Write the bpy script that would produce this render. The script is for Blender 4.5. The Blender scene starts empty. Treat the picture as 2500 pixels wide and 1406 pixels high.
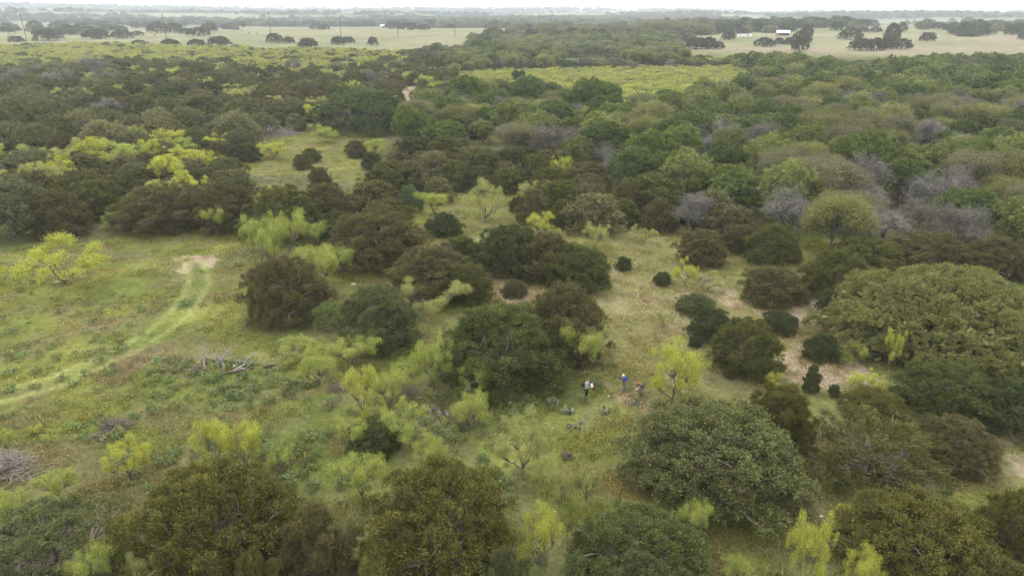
import bpy, math, random
import numpy as np

# ------------------------------------------------------------------ camera, sky, sun, exposure
S = bpy.context.scene
COL = S.collection
CAMZ, PITCH, FPX, CU, CV = 26.0, math.radians(22.04), 1667.0, 1250.0, 703.0
cam_data = bpy.data.cameras.new('camera')
cam = bpy.data.objects.new('camera', cam_data); COL.objects.link(cam)
cam.location = (0, 0, CAMZ)
cam.rotation_euler = (math.pi / 2 - PITCH, 0, 0)
cam_data.lens = 24.0; cam_data.sensor_width = 36.0
cam_data.clip_start = 0.5; cam_data.clip_end = 60000
S.camera = cam

SUN_EL, SUN_AZ = math.radians(58), math.radians(-35)      # azimuth from +Y towards +X
world = bpy.data.worlds.new('World'); S.world = world; world.use_nodes = True
nt = world.node_tree; nt.nodes.clear()
wo = nt.nodes.new('ShaderNodeOutputWorld'); bg = nt.nodes.new('ShaderNodeBackground')
sky = nt.nodes.new('ShaderNodeTexSky'); sky.sky_type = 'NISHITA'; sky.sun_disc = False
sky.sun_elevation = SUN_EL; sky.sun_rotation = SUN_AZ; sky.dust_density = 4.0; sky.air_density = 1.0
mx = nt.nodes.new('ShaderNodeMix'); mx.data_type = 'RGBA'
mx.inputs[0].default_value = 0.86
# the closed cloud cover, as every overcast sky brighter overhead than at the horizon
wtc = nt.nodes.new('ShaderNodeTexCoord'); wsx = nt.nodes.new('ShaderNodeSeparateXYZ'); wmr = nt.nodes.new('ShaderNodeMapRange')
wmr.inputs[3].default_value = 16.0; wmr.inputs[4].default_value = 34.0
wvs = nt.nodes.new('ShaderNodeVectorMath'); wvs.operation = 'SCALE'; wvs.inputs[0].default_value = (1, 1.005, 1.01)
nt.links.new(wtc.outputs['Generated'], wsx.inputs[0]); nt.links.new(wsx.outputs['Z'], wmr.inputs[0])
nt.links.new(wmr.outputs[0], wvs.inputs[3]); nt.links.new(wvs.outputs[0], mx.inputs[7])
nt.links.new(sky.outputs[0], mx.inputs[6]); nt.links.new(mx.outputs[2], bg.inputs[0])
bg.inputs[1].default_value = 0.10
nt.links.new(bg.outputs[0], wo.inputs[0])
sd = bpy.data.lights.new('sun', 'SUN'); sd.energy = 1.5; sd.angle = math.radians(16); sd.color = (1, .96, .9)
sun = bpy.data.objects.new('sun', sd); COL.objects.link(sun)
sun.rotation_euler = (math.pi / 2 - SUN_EL, 0, -SUN_AZ + math.pi)
sun.location = (0, 0, 200)
S.view_settings.view_transform = 'Standard'; S.view_settings.look = 'None'
S.view_settings.exposure = 0.06; S.view_settings.gamma = 1.0; S.view_settings.use_curve_mapping = False
S.cycles.max_bounces = 6; S.cycles.diffuse_bounces = 3; S.cycles.volume_bounces = 1
S.cycles.transmission_bounces = 3; S.cycles.transparent_max_bounces = 6
S.cycles.glossy_bounces = 1; S.cycles.use_denoising = True; S.cycles.denoising_prefilter = 'NONE'; S.cycles.use_adaptive_sampling = False

RNG = np.random.default_rng(11)
random.seed(5)

# ------------------------------------------------------------------ numbers: noise, projection, terrain
_perm = np.random.default_rng(3).random((257, 257))
def vnoise(x, y):
    x = np.asarray(x, float); y = np.asarray(y, float)
    xi = np.floor(x).astype(int); yi = np.floor(y).astype(int)
    fx = x - xi; fy = y - yi
    fx = fx * fx * (3 - 2 * fx); fy = fy * fy * (3 - 2 * fy)
    a = _perm[xi % 256, yi % 256]; b = _perm[(xi + 1) % 256, yi % 256]
    c = _perm[xi % 256, (yi + 1) % 256]; d = _perm[(xi + 1) % 256, (yi + 1) % 256]
    return (a * (1 - fx) + b * fx) * (1 - fy) + (c * (1 - fx) + d * fx) * fy
def fbm(x, y, o=4):
    s = 0; a = .5; t = 0
    for k in range(o):
        s = s + a * vnoise(x * 2 ** k + 17.3 * k, y * 2 ** k + 9.1 * k); t += a; a *= .5
    return s / t
def sstep(a, b, x):
    t = np.clip((x - a) / (b - a), 0, 1); return t * t * (3 - 2 * t)

def terrain(x, y):
    x = np.asarray(x, float); y = np.asarray(y, float)
    d = np.hypot(x, y); az = np.degrees(np.arctan2(x, y))
    z = (fbm(x / 38, y / 38, 3) - .5) * 0.9 * sstep(20, 60, d) * (1 - sstep(150, 300, d))
    z = z + (fbm(x / 420 + 5, y / 420, 3) - .5) * 9 * sstep(450, 900, d)
    z = z + 7 * np.exp(-((x - 420) / 330) ** 2 - ((y - 900) / 330) ** 2)       # the rise of the right pasture
    z = z + 4 * np.exp(-((x + 260) / 260) ** 2 - ((y - 850) / 230) ** 2)
    # long low ridges before the skyline
    z = z + (fbm(x / 900 + 2, y / 600 + 7, 4) - .45) * 22 * sstep(900, 1800, d)
    ridge = 19 + 40 * np.clip((2 - az) / 40, 0, 1) * (.85 + .3 * vnoise(az / 7 + 3, d * 0)) \
        + 20 * (.4 + .6 * vnoise(az / 4.5 + 40, d * 0)) * np.exp(-((az - 1) / 15) ** 2) + 4 * vnoise(az / 1.7 + 90, d * 0)
    z = z * (1 - sstep(3300, 4300, d)) + ridge * sstep(3200, 5000, d)
    z = z + (ridge * .35 + 8 * (vnoise(az / 5 + 70, d * 0) - .5)) * np.exp(-((d - 2700) / 420) ** 2)
    return z

def pdir(u, v):
    c, s = math.cos(PITCH), math.sin(PITCH)
    return np.array([u - CU, FPX * c + (CV - v) * s, -FPX * s + (CV - v) * c]) / FPX
def depress(u, v):
    d = pdir(u, v); return math.atan2(-d[2], math.hypot(d[0], d[1])), math.atan2(d[0], d[1])
def ground_at(u, v):
    """the point of the ground seen at a place in the photograph (2500 x 1406)"""
    d = pdir(u, v); z = 0.0; p = (0, 50)
    t = 5.0; step = 2.0
    while t < 30000:
        x, y, zz = d[0] * t, d[1] * t, CAMZ + d[2] * t
        if zz < float(terrain(x, y)):
            lo, hi = t - step, t
            for _ in range(22):
                m = (lo + hi) / 2
                if CAMZ + d[2] * m < float(terrain(d[0] * m, d[1] * m)): hi = m
                else: lo = m
            t = hi; break
        step = max(1.0, t * .03); t += step
    return d[0] * t, d[1] * t, float(terrain(d[0] * t, d[1] * t))
def project(x, y, z):
    c, s = math.cos(PITCH), math.sin(PITCH)
    x = np.asarray(x, float); y = np.asarray(y, float); z = np.asarray(z, float) - CAMZ
    dep = y * c - z * s; up = y * s + z * c
    dep = np.where(dep < .1, .1, dep)
    return CU + FPX * x / dep, CV - FPX * up / dep
def inpoly(px, py, poly):
    px = np.asarray(px, float); py = np.asarray(py, float)
    r = np.zeros(px.shape, bool); n = len(poly)
    for i in range(n):
        x1, y1 = poly[i]; x2, y2 = poly[(i + 1) % n]
        if y1 == y2: continue
        c = ((y1 > py) != (y2 > py)) & (px < (x2 - x1) * (py - y1) / (y2 - y1) + x1)
        r ^= c
    return r

# ------------------------------------------------------------------ mesh helpers
def new_mesh(name, verts, faces, mats, fattr=None, matidx=None, smooth=False):
    """verts (n,3); faces (m,k) index array or list of arrays with their own k"""
    me = bpy.data.meshes.new(name)
    if not isinstance(faces, list): faces = [faces]
    faces = [np.asarray(f, np.int32) for f in faces if len(f)]
    verts = np.asarray(verts, np.float32)
    me.vertices.add(len(verts)); me.vertices.foreach_set('co', verts.ravel())
    nl = sum(f.size for f in faces); nf = sum(len(f) for f in faces)
    me.loops.add(nl); me.loops.foreach_set('vertex_index', np.concatenate([f.ravel() for f in faces]))
    me.polygons.add(nf)
    tot = np.concatenate([np.full(len(f), f.shape[1], np.int32) for f in faces])
    st = np.concatenate([[0], np.cumsum(tot)[:-1]]).astype(np.int32)
    me.polygons.foreach_set('loop_start', st)
    for m in mats: me.materials.append(m)
    if matidx is not None: me.polygons.foreach_set('material_index', np.asarray(matidx, np.int32))
    me.polygons.foreach_set('use_smooth', np.full(nf, smooth))
    me.update(calc_edges=True)
    for k, a in (fattr or {}).items():
        a = np.asarray(a, np.float32)
        if a.ndim == 1:
            at = me.attributes.new(k, 'FLOAT', 'POINT'); at.data.foreach_set('value', a)
        else:
            at = me.attributes.new(k, 'FLOAT_COLOR', 'POINT')
            at.data.foreach_set('color', np.concatenate([a, np.ones((len(a), 1), np.float32)], 1).ravel())
    me.validate()
    return me
def link(name, me, parent=None, kind=None, tint=None):
    o = bpy.data.objects.new(name, me); COL.objects.link(o)
    if parent: o.parent = parent
    if kind: o['kind'] = kind
    if tint is not None: o['tint'] = [float(t) for t in tint]
    return o
def tag(o, label, cat, group=None):
    o['label'] = label; o['category'] = cat
    if group: o['group'] = group
    return o

def mat_new(name):
    m = bpy.data.materials.new(name); m.use_nodes = True
    n = m.node_tree; n.nodes.clear()
    return m, n, n.nodes.new('ShaderNodeOutputMaterial')
def simple(name, col, rough=.8, noise=.25, scale=6., metal=0.0):
    m, n, out = mat_new(name)
    b = n.nodes.new('ShaderNodeBsdfPrincipled'); b.inputs['Roughness'].default_value = rough
    b.inputs['Specular IOR Level'].default_value = .25; b.inputs['Metallic'].default_value = metal
    tc = n.nodes.new('ShaderNodeTexCoord'); no = n.nodes.new('ShaderNodeTexNoise'); no.inputs['Scale'].default_value = scale
    no.inputs['Detail'].default_value = 5
    hs = n.nodes.new('ShaderNodeHueSaturation'); hs.inputs['Color'].default_value = (*col, 1)
    mr = n.nodes.new('ShaderNodeMapRange'); mr.inputs[1].default_value = .25; mr.inputs[2].default_value = .75
    mr.inputs[3].default_value = 1 - noise; mr.inputs[4].default_value = 1 + noise
    n.links.new(tc.outputs['Object'], no.inputs['Vector']); n.links.new(no.outputs[0], mr.inputs[0])
    n.links.new(mr.outputs[0], hs.inputs['Value']); n.links.new(hs.outputs[0], b.inputs['Base Color'])
    n.links.new(b.outputs[0], out.inputs[0])
    return m
def leaf_material(name, trans=.25, warm=(1.25, .98, .7), spread=.55):
    """leaf colour = the tree's own tint x leaf to leaf variation x a warmer tone on some sprays"""
    m, n, out = mat_new(name)
    at = n.nodes.new('ShaderNodeAttribute'); at.attribute_type = 'INSTANCER'; at.attribute_name = 'tint'
    lr = n.nodes.new('ShaderNodeAttribute'); lr.attribute_name = 'leaf_random'
    br = n.nodes.new('ShaderNodeAttribute'); br.attribute_name = 'spray_random'
    wm = n.nodes.new('ShaderNodeMix'); wm.data_type = 'RGBA'; wm.blend_type = 'MULTIPLY'
    wm.inputs[7].default_value = (*warm, 1)
    n.links.new(br.outputs['Fac'], wm.inputs[0]); n.links.new(at.outputs['Color'], wm.inputs[6])
    mr = n.nodes.new('ShaderNodeMapRange'); mr.inputs[3].default_value = 1 - spread; mr.inputs[4].default_value = 1 + spread
    n.links.new(lr.outputs['Fac'], mr.inputs[0])
    vs = n.nodes.new('ShaderNodeVectorMath'); vs.operation = 'SCALE'
    n.links.new(wm.outputs[2], vs.inputs[0]); n.links.new(mr.outputs[0], vs.inputs[3])
    d = n.nodes.new('ShaderNodeBsdfDiffuse'); t = n.nodes.new('ShaderNodeBsdfTranslucent')
    mix = n.nodes.new('ShaderNodeMixShader'); mix.inputs[0].default_value = trans
    n.links.new(vs.outputs[0], d.inputs[0]); n.links.new(vs.outputs[0], t.inputs[0])
    n.links.new(d.outputs[0], mix.inputs[1]); n.links.new(t.outputs[0], mix.inputs[2])
    n.links.new(mix.outputs[0], out.inputs[0])
    return m
M_NEEDLE = leaf_material('juniper_needles', .18, (1.06, .99, .82), .5)
M_LEAF = leaf_material('broad_leaves', .25, (1.12, 1.0, .72), .5)
M_MESQ = leaf_material('mesquite_leaves', .32, (1.03, 1.0, .72), .6)
M_GRASS = leaf_material('grass_blades', .25, (1.2, 1.0, .7), .45)
M_TWIG = leaf_material('dead_twigs', .0, (1.02, 1.0, .94), .35)
M_BARK = simple('grey_brown_bark', (.16, .13, .11), .9, .4, 9)
M_BARKD = simple('dark_bark', (.09, .075, .065), .9, .4, 9)
M_BARKW = simple('weathered_grey_wood', (.27, .245, .22), .85, .3, 7)
M_BARKM = simple('mid_grey_bark', (.15, .135, .12), .9, .3, 7)

# ------------------------------------------------------------------ foliage and branches
def unit(v): return v / np.maximum(np.linalg.norm(v, axis=-1, keepdims=True), 1e-6)
def leaves(rng, blobs, n_spray, per, ll, lw, out=1., up=.5, jit=.6, droop=0., cull=.8, squash=1., inner=.12, bottom=-.35, spread=.06):
    """leaf sprays over the skin of a heap of lobes (x,y,z,r), sparse inside"""
    B = np.asarray(blobs); w = B[:, 3] ** 2; w = w / w.sum()
    j = rng.choice(len(B), n_spray, p=w)
    d = unit(rng.normal(size=(n_spray, 3)))
    d[:, 2] = np.where(d[:, 2] < bottom, -d[:, 2] * .8, d[:, 2]); d = unit(d)
    rr = B[j, 3] * (1 - np.where(rng.random(n_spray) < inner, rng.random(n_spray) * .7, rng.normal(size=n_spray) * .08))
    p = B[j, :3] + d * rr[:, None] * np.array([1, 1, squash])
    keep = np.ones(n_spray, bool)
    isin = rng.random(n_spray) < inner
    for k in range(len(B)):
        q = (p - B[k, :3]) / np.array([1, 1, squash])
        keep &= ~((np.linalg.norm(q, axis=1) < B[k, 3] * cull) & (j != k) & ~isin)
    keep &= p[:, 2] > 0.0
    p, d, j = p[keep], d[keep], j[keep]
    n = len(p)
    sd = unit(d * out + np.array([0, 0, up]) + rng.normal(size=(n, 3)) * .35)
    P = np.repeat(p, per, 0); D = np.repeat(sd, per, 0)
    P = P + rng.normal(size=P.shape) * spread * .5
    D = unit(D + rng.normal(size=D.shape) * jit + np.array([0, 0, -droop]))
    N = len(P)
    W = unit(np.cross(D, rng.normal(size=(N, 3))))
    L = (ll * (.6 + .8 * rng.random(N)))[:, None]; wd = (lw * (.6 + .8 * rng.random(N)))[:, None]
    v = np.stack([P - W * wd * .35, P + D * L * .5 - W * wd * .5 , P + D * L, P + D * L * .5 + W * wd * .5], 1).reshape(-1, 3)
    f = np.arange(N * 4).reshape(-1, 4)
    blobr = rng.random(len(B)); spr = rng.random(n)
    lr = np.repeat(np.clip(.5 + .6 * (rng.random(N) - .5) + .45 * (np.repeat(spr, per) - .5), 0, 1), 4)
    br = np.repeat(np.clip(np.repeat(blobr[j] * .6 + spr * .4, per), 0, 1), 4)
    v[:, 2] = np.maximum(v[:, 2], .01)
    return v, f, lr, br

def tubes(lines, sides=5):
    """tapered limbs: list of (points (k,3), radii (k))"""
    V = []; F = []; b = 0
    ang = np.arange(sides) * 2 * np.pi / sides
    for pts, rad in lines:
        pts = np.asarray(pts, float); k = len(pts)
        t = unit(np.gradient(pts, axis=0))
        ref = np.array([.31, .87, .38]); a = unit(np.cross(t, ref)); c = np.cross(t, a)
        ring = pts[:, None, :] + (a[:, None, :] * np.cos(ang)[None, :, None] + c[:, None, :] * np.sin(ang)[None, :, None]) * np.asarray(rad)[:, None, None]
        V.append(ring.reshape(-1, 3))
        i = np.arange(k - 1)[:, None] * sides; s = np.arange(sides)[None, :]; s2 = (s + 1) % sides
        F.append(np.stack([i + s, i + s2, i + sides + s2, i + sides + s], -1).reshape(-1, 4) + b)
        b += k * sides
    return np.concatenate(V), np.concatenate(F)
def curve_line(rng, a, b, r0, r1, k=5, wob=.06, sag=0.):
    t = np.linspace(0, 1, k)[:, None]; a = np.asarray(a, float); b = np.asarray(b, float)
    L = np.linalg.norm(b - a)
    p = a + (b - a) * t + rng.normal(size=(k, 3)) * wob * L * np.sin(np.pi * t)
    p[:, 2] += (sag * L * np.sin(np.pi * t[:, 0]))
    return p, r0 + (r1 - r0) * t[:, 0]
def limb_lines(rng, blobs, K, trunk_h, r0, spreadbase=.05, thin=1.0):
    B = np.asarray(blobs)[:, :3]; heads = B[rng.choice(len(B), min(K, len(B)), replace=False)]
    lines = [curve_line(rng, (0, 0, -.06), (0, 0, trunk_h), r0 * 1.25, r0, 4, .03)]
    mids = []
    for h in heads:
        a = np.array([0, 0, trunk_h * rng.uniform(.6, 1)]); m = a + (h - a) * .5 + rng.normal(size=3) * .06
        lines.append(curve_line(rng, a, m, r0 * .7, r0 * .42, 5, .06)); mids.append(m)
    mids = np.array(mids)
    for b in B:
        i = np.argmin(np.linalg.norm(mids - b, axis=1))
        lines.append(curve_line(rng, mids[i], b, r0 * .36, r0 * .1 * thin, 4, .09))
    return lines

def dome_blobs(rng, n, R, H, r0, r1, tmin=.06, skirt=.85, power=2.2, shell=.74):
    """lobe centres under a dome of radius R and height H"""
    out = []
    for i in range(n):
        t = tmin + (1 - tmin) * ((i + rng.random()) / n) ** 1.05
        prof = (1 - t ** power) ** .5 * (skirt + (1 - skirt) * min(1, t / .3))
        a = i * 2.39996 + rng.normal() * .35
        rad = prof * shell * (rng.uniform(.8, 1.05))
        r = rng.uniform(r0, r1)
        out.append((math.cos(a) * rad * R, math.sin(a) * rad * R, max(r * .35, t * H * .86), r))
    return out

def finish(name, v, f, lr, br, lmat, lines=None, bmat=None, sides=4, extra=None):
    """returns crown mesh, trunk mesh and one mesh of both"""
    crown = new_mesh(name + '_crown', v, f, [lmat], {'leaf_random': lr, 'spray_random': br})
    tv, tf = tubes(lines, sides)
    trunk = new_mesh(name + '_trunk', tv, tf, [bmat], smooth=True)
    both = new_mesh(name, np.concatenate([v, tv]), np.concatenate([f, tf + len(v)]), [lmat, bmat],
                    {'leaf_random': np.concatenate([lr, np.zeros(len(tv))]), 'spray_random': np.concatenate([br, np.zeros(len(tv))])},
                    matidx=np.concatenate([np.zeros(len(f)), np.ones(len(tf))]))
    return dict(crown=crown, trunk=trunk, both=both)

LOD = {'near': 0, 'mid': 1, 'far': 2}
def make_juniper(seed, lod, form='dome'):
    r = np.random.default_rng(seed)
    H = 1.45
    if form == 'dome': bl = dome_blobs(r, 62, 1, H, .11, .2, .05, .86, 2.1, .88) + [(0, 0, H * .42, .56), (.1, 0, H * .25, .6)]
    elif form == 'cone': bl = dome_blobs(r, 56, .92, H * 1.05, .1, .19, .05, .95, 1.3, .88) + [(0, 0, H * .4, .42)]
    else: bl = dome_blobs(r, 24, 1, H, .13, .26, .16, .95, 2.0, .86)
    bl = [(x * g, y * g, z * g * r.uniform(.95, 1.06), q) for (x, y, z, q), g in ((b, r.uniform(.86, 1.05)) for b in bl)]
    ph = r.uniform(0, 6.28, 3)
    def wob(x, y, z, q):
        a = math.atan2(y, x); g = 1 + .045 * math.sin(2 * a + ph[0]) + .045 * math.sin(3 * a + ph[1]) + .03 * math.sin(5 * a + ph[2])
        return (x * g, y * g, z, q)
    bl = [wob(*b) for b in bl]
    for k in range(16):
        a = r.uniform(0, 6.28); e = r.uniform(.1, 1.3); g = r.uniform(.98, 1.1)
        bl.append((math.cos(a) * math.cos(e) * g, math.sin(a) * math.cos(e) * g, math.sin(e) * H * .93, r.uniform(.06, .1)))
    n, per, ll, lw = [(2600, 50, .034, .0135), (1000, 22, .078, .03), (620, 10, .125, .06)][lod]
    if form == 'open' and lod == 0: n = 950
    v, f, lr, br = leaves(r, bl, n, per, ll, lw, .75, .8, .45, cull=.86, inner=.05, bottom=-.45, spread=[.054, .075, .085][lod])
    lines = limb_lines(r, bl, 7, .22 if form != 'open' else .14, .07 if lod < 2 else .06)
    if lod == 2: lines = lines[:3]
    elif form != 'open':
        for k in range(14):
            a = r.uniform(0, 6.28); e = r.uniform(.5, 1.3); L = r.uniform(.6, .85)
            lines.append(curve_line(r, (0, 0, .2), (math.cos(a) * math.cos(e) * L, math.sin(a) * math.cos(e) * L, math.sin(e) * L * 1.35), .022, .005, 6, .05))
    if form == 'open':
        for k in range(60):
            a = r.uniform(0, 6.28); e = r.uniform(.25, 1.2); L = r.uniform(.6, .95)
            lines.append(curve_line(r, (0, 0, .12), (math.cos(a) * math.cos(e) * L, math.sin(a) * math.cos(e) * L, math.sin(e) * L * 1.3), .02, .005, 5, .05))
    return finish('juniper', v, f, lr, br, M_NEEDLE, lines, M_BARK)
def make_mesquite(seed, lod, form='full'):
    r = np.random.default_rng(seed)
    H = 1.5
    nh, nb = {'full': (9, 7), 'sparse': (8, 4), 'tall': (8, 6), 'clump': (12, 6)}[form]
    bl = []
    lean = r.uniform(0, 6.28)
    for h in range(nh):
        a = h * 2.39996 + r.normal() * .4; t = r.uniform(.42, .9) if form != 'clump' else r.uniform(.2, .9)
        rad = (1 - max(0, (t - .5) / .55) ** 2) ** .5 * r.uniform(.5, .88) * (1 + .15 * math.cos(a - lean))
        hc = np.array([math.cos(a) * rad, math.sin(a) * rad, t * H])
        for k in range(nb):
            o = r.normal(size=3) * np.array([.17, .17, .11]); bl.append((*(hc + o), r.uniform(.07, .15)))
    bl = [(x, y, min(max(z, .12), H * .97), q) for x, y, z, q in bl]
    n, per, ll, lw = [(1700, 11, .046, .0115), (800, 11, .075, .019), (340, 7, .14, .05)][lod]
    if form == 'sparse': n = int(n * .85)
    v, f, lr, br = leaves(r, bl, n, per, ll, lw, .6, .2, .8, droop=.35, cull=.4, squash=.8, inner=.3, bottom=-.8, spread=[.095, .09, .08][lod])
    lines = limb_lines(r, bl, 6, .12, .035, thin=.8)
    if lod == 0:
        for b in bl:
            for q in range(3):
                lines.append(curve_line(r, b[:3], np.array(b[:3]) + r.normal(size=3) * b[3] * .8, .006, .002, 3, .1))
    if lod == 2: lines = lines[:5]
    return finish('mesquite', v, f, lr, br, M_MESQ, lines, M_BARK)
def make_oak(seed, lod, n=40, r0=.2, r1=.33, ll=None):
    r = np.random.default_rng(seed)
    H = 1.15
    bl = dome_blobs(r, n, 1, H, r0, r1, .12, 1., 2.6, .82) + [(0, 0, H * .5, .5)]
    m, per, l, w = [(1300, 42, .046, .022), (1000, 22, .07, .035), (620, 10, .125, .068)][lod]
    v, f, lr, br = leaves(r, bl, m, per, l, w, .9, .25, .7, cull=.86, inner=.05, bottom=-.12, spread=[.07, .075, .085][lod])
    lines = limb_lines(r, bl, 6, .26, .07)
    if lod == 2: lines = lines[:3]
    return finish('oak', v, f, lr, br, M_LEAF, lines, M_BARK)
def make_broad(seed, lod):
    r = np.random.default_rng(seed)
    H = 1.7
    bl = []
    for i in range(40):
        d = unit(r.normal(size=3)); t = r.uniform(.5, .8)
        bl.append((d[0] * t, d[1] * t, H * .6 + d[2] * t * H * .42, r.uniform(.18, .32)))
    m, per, l, w = [(1000, 40, .05, .026), (1000, 22, .07, .038), (620, 10, .125, .072)][lod]
    v, f, lr, br = leaves(r, bl, m, per, l, w, .8, .35, .7, cull=.84, inner=.05, bottom=-.15, spread=.06)
    lines = limb_lines(r, bl, 6, .4, .055)
    if lod == 2: lines = lines[:4]
    return finish('broadleaf', v, f, lr, br, M_LEAF, lines, M_BARK)
def twig_lines(r, H, depth, nsp, r0, spread=.55):
    lines = []; tips = []
    def grow(p, d, L, rad, k):
        e = p + d * L
        lines.append(curve_line(r, p, e, rad, rad * .62, 4 if k < 2 else 3, .12))
        if k == depth: tips.append((e, d)); return
        for q in range(nsp if k else nsp + 1):
            nd = unit(d + r.normal(size=3) * spread + np.array([0, 0, .12])); grow(e, nd, L * r.uniform(.6, .86), rad * .6, k + 1)
    grow(np.zeros(3), np.array([0, 0, 1.]), .36, r0, 0)
    return lines, tips
def make_bare(seed, lod, leafy=0.):
    r = np.random.default_rng(seed)
    lines, tips = twig_lines(r, 1.5, [5, 5, 4][lod], 3, .034, .5)
    T = np.array([t[0] for t in tips]); D = np.array([t[1] for t in tips])
    per = [9, 9, 9][lod]; ll, lw = [(.13, .0026), (.14, .005), (.17, .009)][lod]
    T2 = np.repeat(T, per, 0); D2 = unit(np.repeat(D, per, 0) * .5 + r.normal(size=(len(T2), 3)) * .8 + np.array([0, 0, .1]))
    T2 = T2 - np.repeat(D, per, 0) * r.uniform(0, .2, (len(T2), 1)) + r.normal(size=T2.shape) * .05
    N = len(T2); W = unit(np.cross(D2, r.normal(size=(N, 3))))
    v = np.stack([T2 - W * lw, T2 + W * lw, T2 + D2 * ll + W * lw * .5, T2 + D2 * ll - W * lw * .5], 1).reshape(-1, 3)
    f = np.arange(N * 4).reshape(-1, 4); lr = np.repeat(r.random(N), 4); br = np.repeat(r.random(N), 4)
    if leafy:
        bl = [(x, y, z, r.uniform(.13, .22)) for x, y, z in T[r.choice(len(T), min(len(T), 48), replace=False)]]
        m, pr, l, w = [(8000, 7, .027, .015), (4200, 6, .038, .021), (1300, 6, .08, .046)][lod]
        v2, f2, lr2, br2 = leaves(r, bl, int(m * leafy), pr, l, w, .7, .2, .8, cull=.3, inner=.4, bottom=-.7, spread=.1)
        f = np.concatenate([f2, f + len(v2)]); v = np.concatenate([v2, v])
        lr = np.concatenate([lr2, lr * .3]); br = np.concatenate([br2, br])
    # bring the crown to radius 1
    R = np.percentile(np.hypot(v[:, 0], v[:, 1]), 96); s = 1 / R; sz = 1.55 / np.percentile(v[:, 2], 98)
    v = v * np.array([s, s, sz]); v[:, 2] = np.maximum(v[:, 2], .02)
    lines = [(p * np.array([s, s, sz]), q * s) for p, q in lines]
    return finish('bare', v, f, lr, br, M_LEAF if leafy else M_TWIG, lines, M_BARKM, 3)

HGT = dict(juniper=1.5, mesquite=1.5, oak=1.22, broad=1.68, bare=1.55, budding=1.55)
PROTO = {}
for lod in range(3):
    PROTO['juniper', lod] = [make_juniper(10 + k + 20 * lod, lod, fm) for k, fm in enumerate(['dome', 'dome', 'cone', 'dome', 'open'][:5 if lod == 0 else 4])]
    PROTO['mesquite', lod] = [make_mesquite(100 + k + 20 * lod, lod, fm) for k, fm in enumerate(['full', 'clump', 'tall', 'sparse'])]
    PROTO['oak', lod] = [make_oak(200 + k + 20 * lod, lod) for k in range(3 if lod else 2)]
    PROTO['broad', lod] = [make_broad(300 + k + 20 * lod, lod) for k in range(3 if lod else 1)]
    PROTO['bare', lod] = [make_bare(400 + k + 20 * lod, lod) for k in range(2)]
    PROTO['budding', lod] = [make_bare(500 + k + 20 * lod, lod, .6) for k in range(2)]
NAMES = dict(juniper='juniper_tree', mesquite='mesquite_tree', oak='live_oak', broad='elm_tree', bare='bare_tree', budding='budding_tree')
CATS = dict(juniper='juniper', mesquite='mesquite', oak='oak', broad='tree', bare='bare tree', budding='tree')

def put_tree(kind, x, y, z, R, H, lod, var, tint, label, group=None, parts=True, rot=None, name=None, cat=None):
    P = PROTO[kind, lod]; m = P[var % len(P)]
    sc = (R, R, H / HGT[kind])
    rot = random.uniform(0, 6.283) if rot is None else rot
    nm = name or NAMES[kind]
    if parts:
        e = bpy.data.objects.new(nm, None); COL.objects.link(e); e.empty_display_size = .3
        for pn in ('trunk', 'crown'):
            o = link(pn, m[pn], e, None, tint)
    else:
        e = link(nm, m['both'], None, None, tint)
    e.location = (x, y, z); e.rotation_euler = (0, 0, rot); e.scale = sc
    return tag(e, label, cat or CATS[kind], group)

def fit(u, top, bot, wpx, trunk=False):
    """place and size of a rounded crown whose outline in the photograph has this top, bottom and width"""
    gx, gy, gz = ground_at(u, bot)
    pb, az = depress(u, bot); pt, _ = depress(u, top)
    Hc = CAMZ - gz; dfr = math.hypot(gx, gy)
    slant = math.hypot(dfr, Hc)
    cosax = math.cos(az)
    depth = lambda c: c * cosax * math.cos(PITCH) + Hc * math.sin(PITCH)
    c = dfr; H = 3.0
    for _ in range(30):
        a = wpx * depth(c) / FPX / 2
        kz, kb = (.6, .4) if trunk else (.42, .58)
        b = kb * H
        if not trunk:
            s, co = math.sin(pb), math.cos(pb)
            c = (math.sqrt((s * a) ** 2 + (co * b) ** 2) - co * (kz * H - Hc)) / s
            c = max(c, dfr * .9 + .3 * a); c = min(c, dfr + a * 1.02)
        s, co = math.sin(pt), math.cos(pt)
        # top: s*c + co*(kz*H - Hc) = sqrt(...)
        lo, hi = .3, 40.
        for _ in range(30):
            mH = (lo + hi) / 2
            if (kz * mH - Hc) * co + s * c + math.sqrt((s * a * .8) ** 2 + (co * kb * mH) ** 2) > 0: hi = mH
            else: lo = mH
        H = .5 * H + .5 * (lo + hi) / 2
    x, y = math.sin(az) * c, math.cos(az) * c
    return x, y, float(terrain(x, y)), a, max(H, .4)

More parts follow.
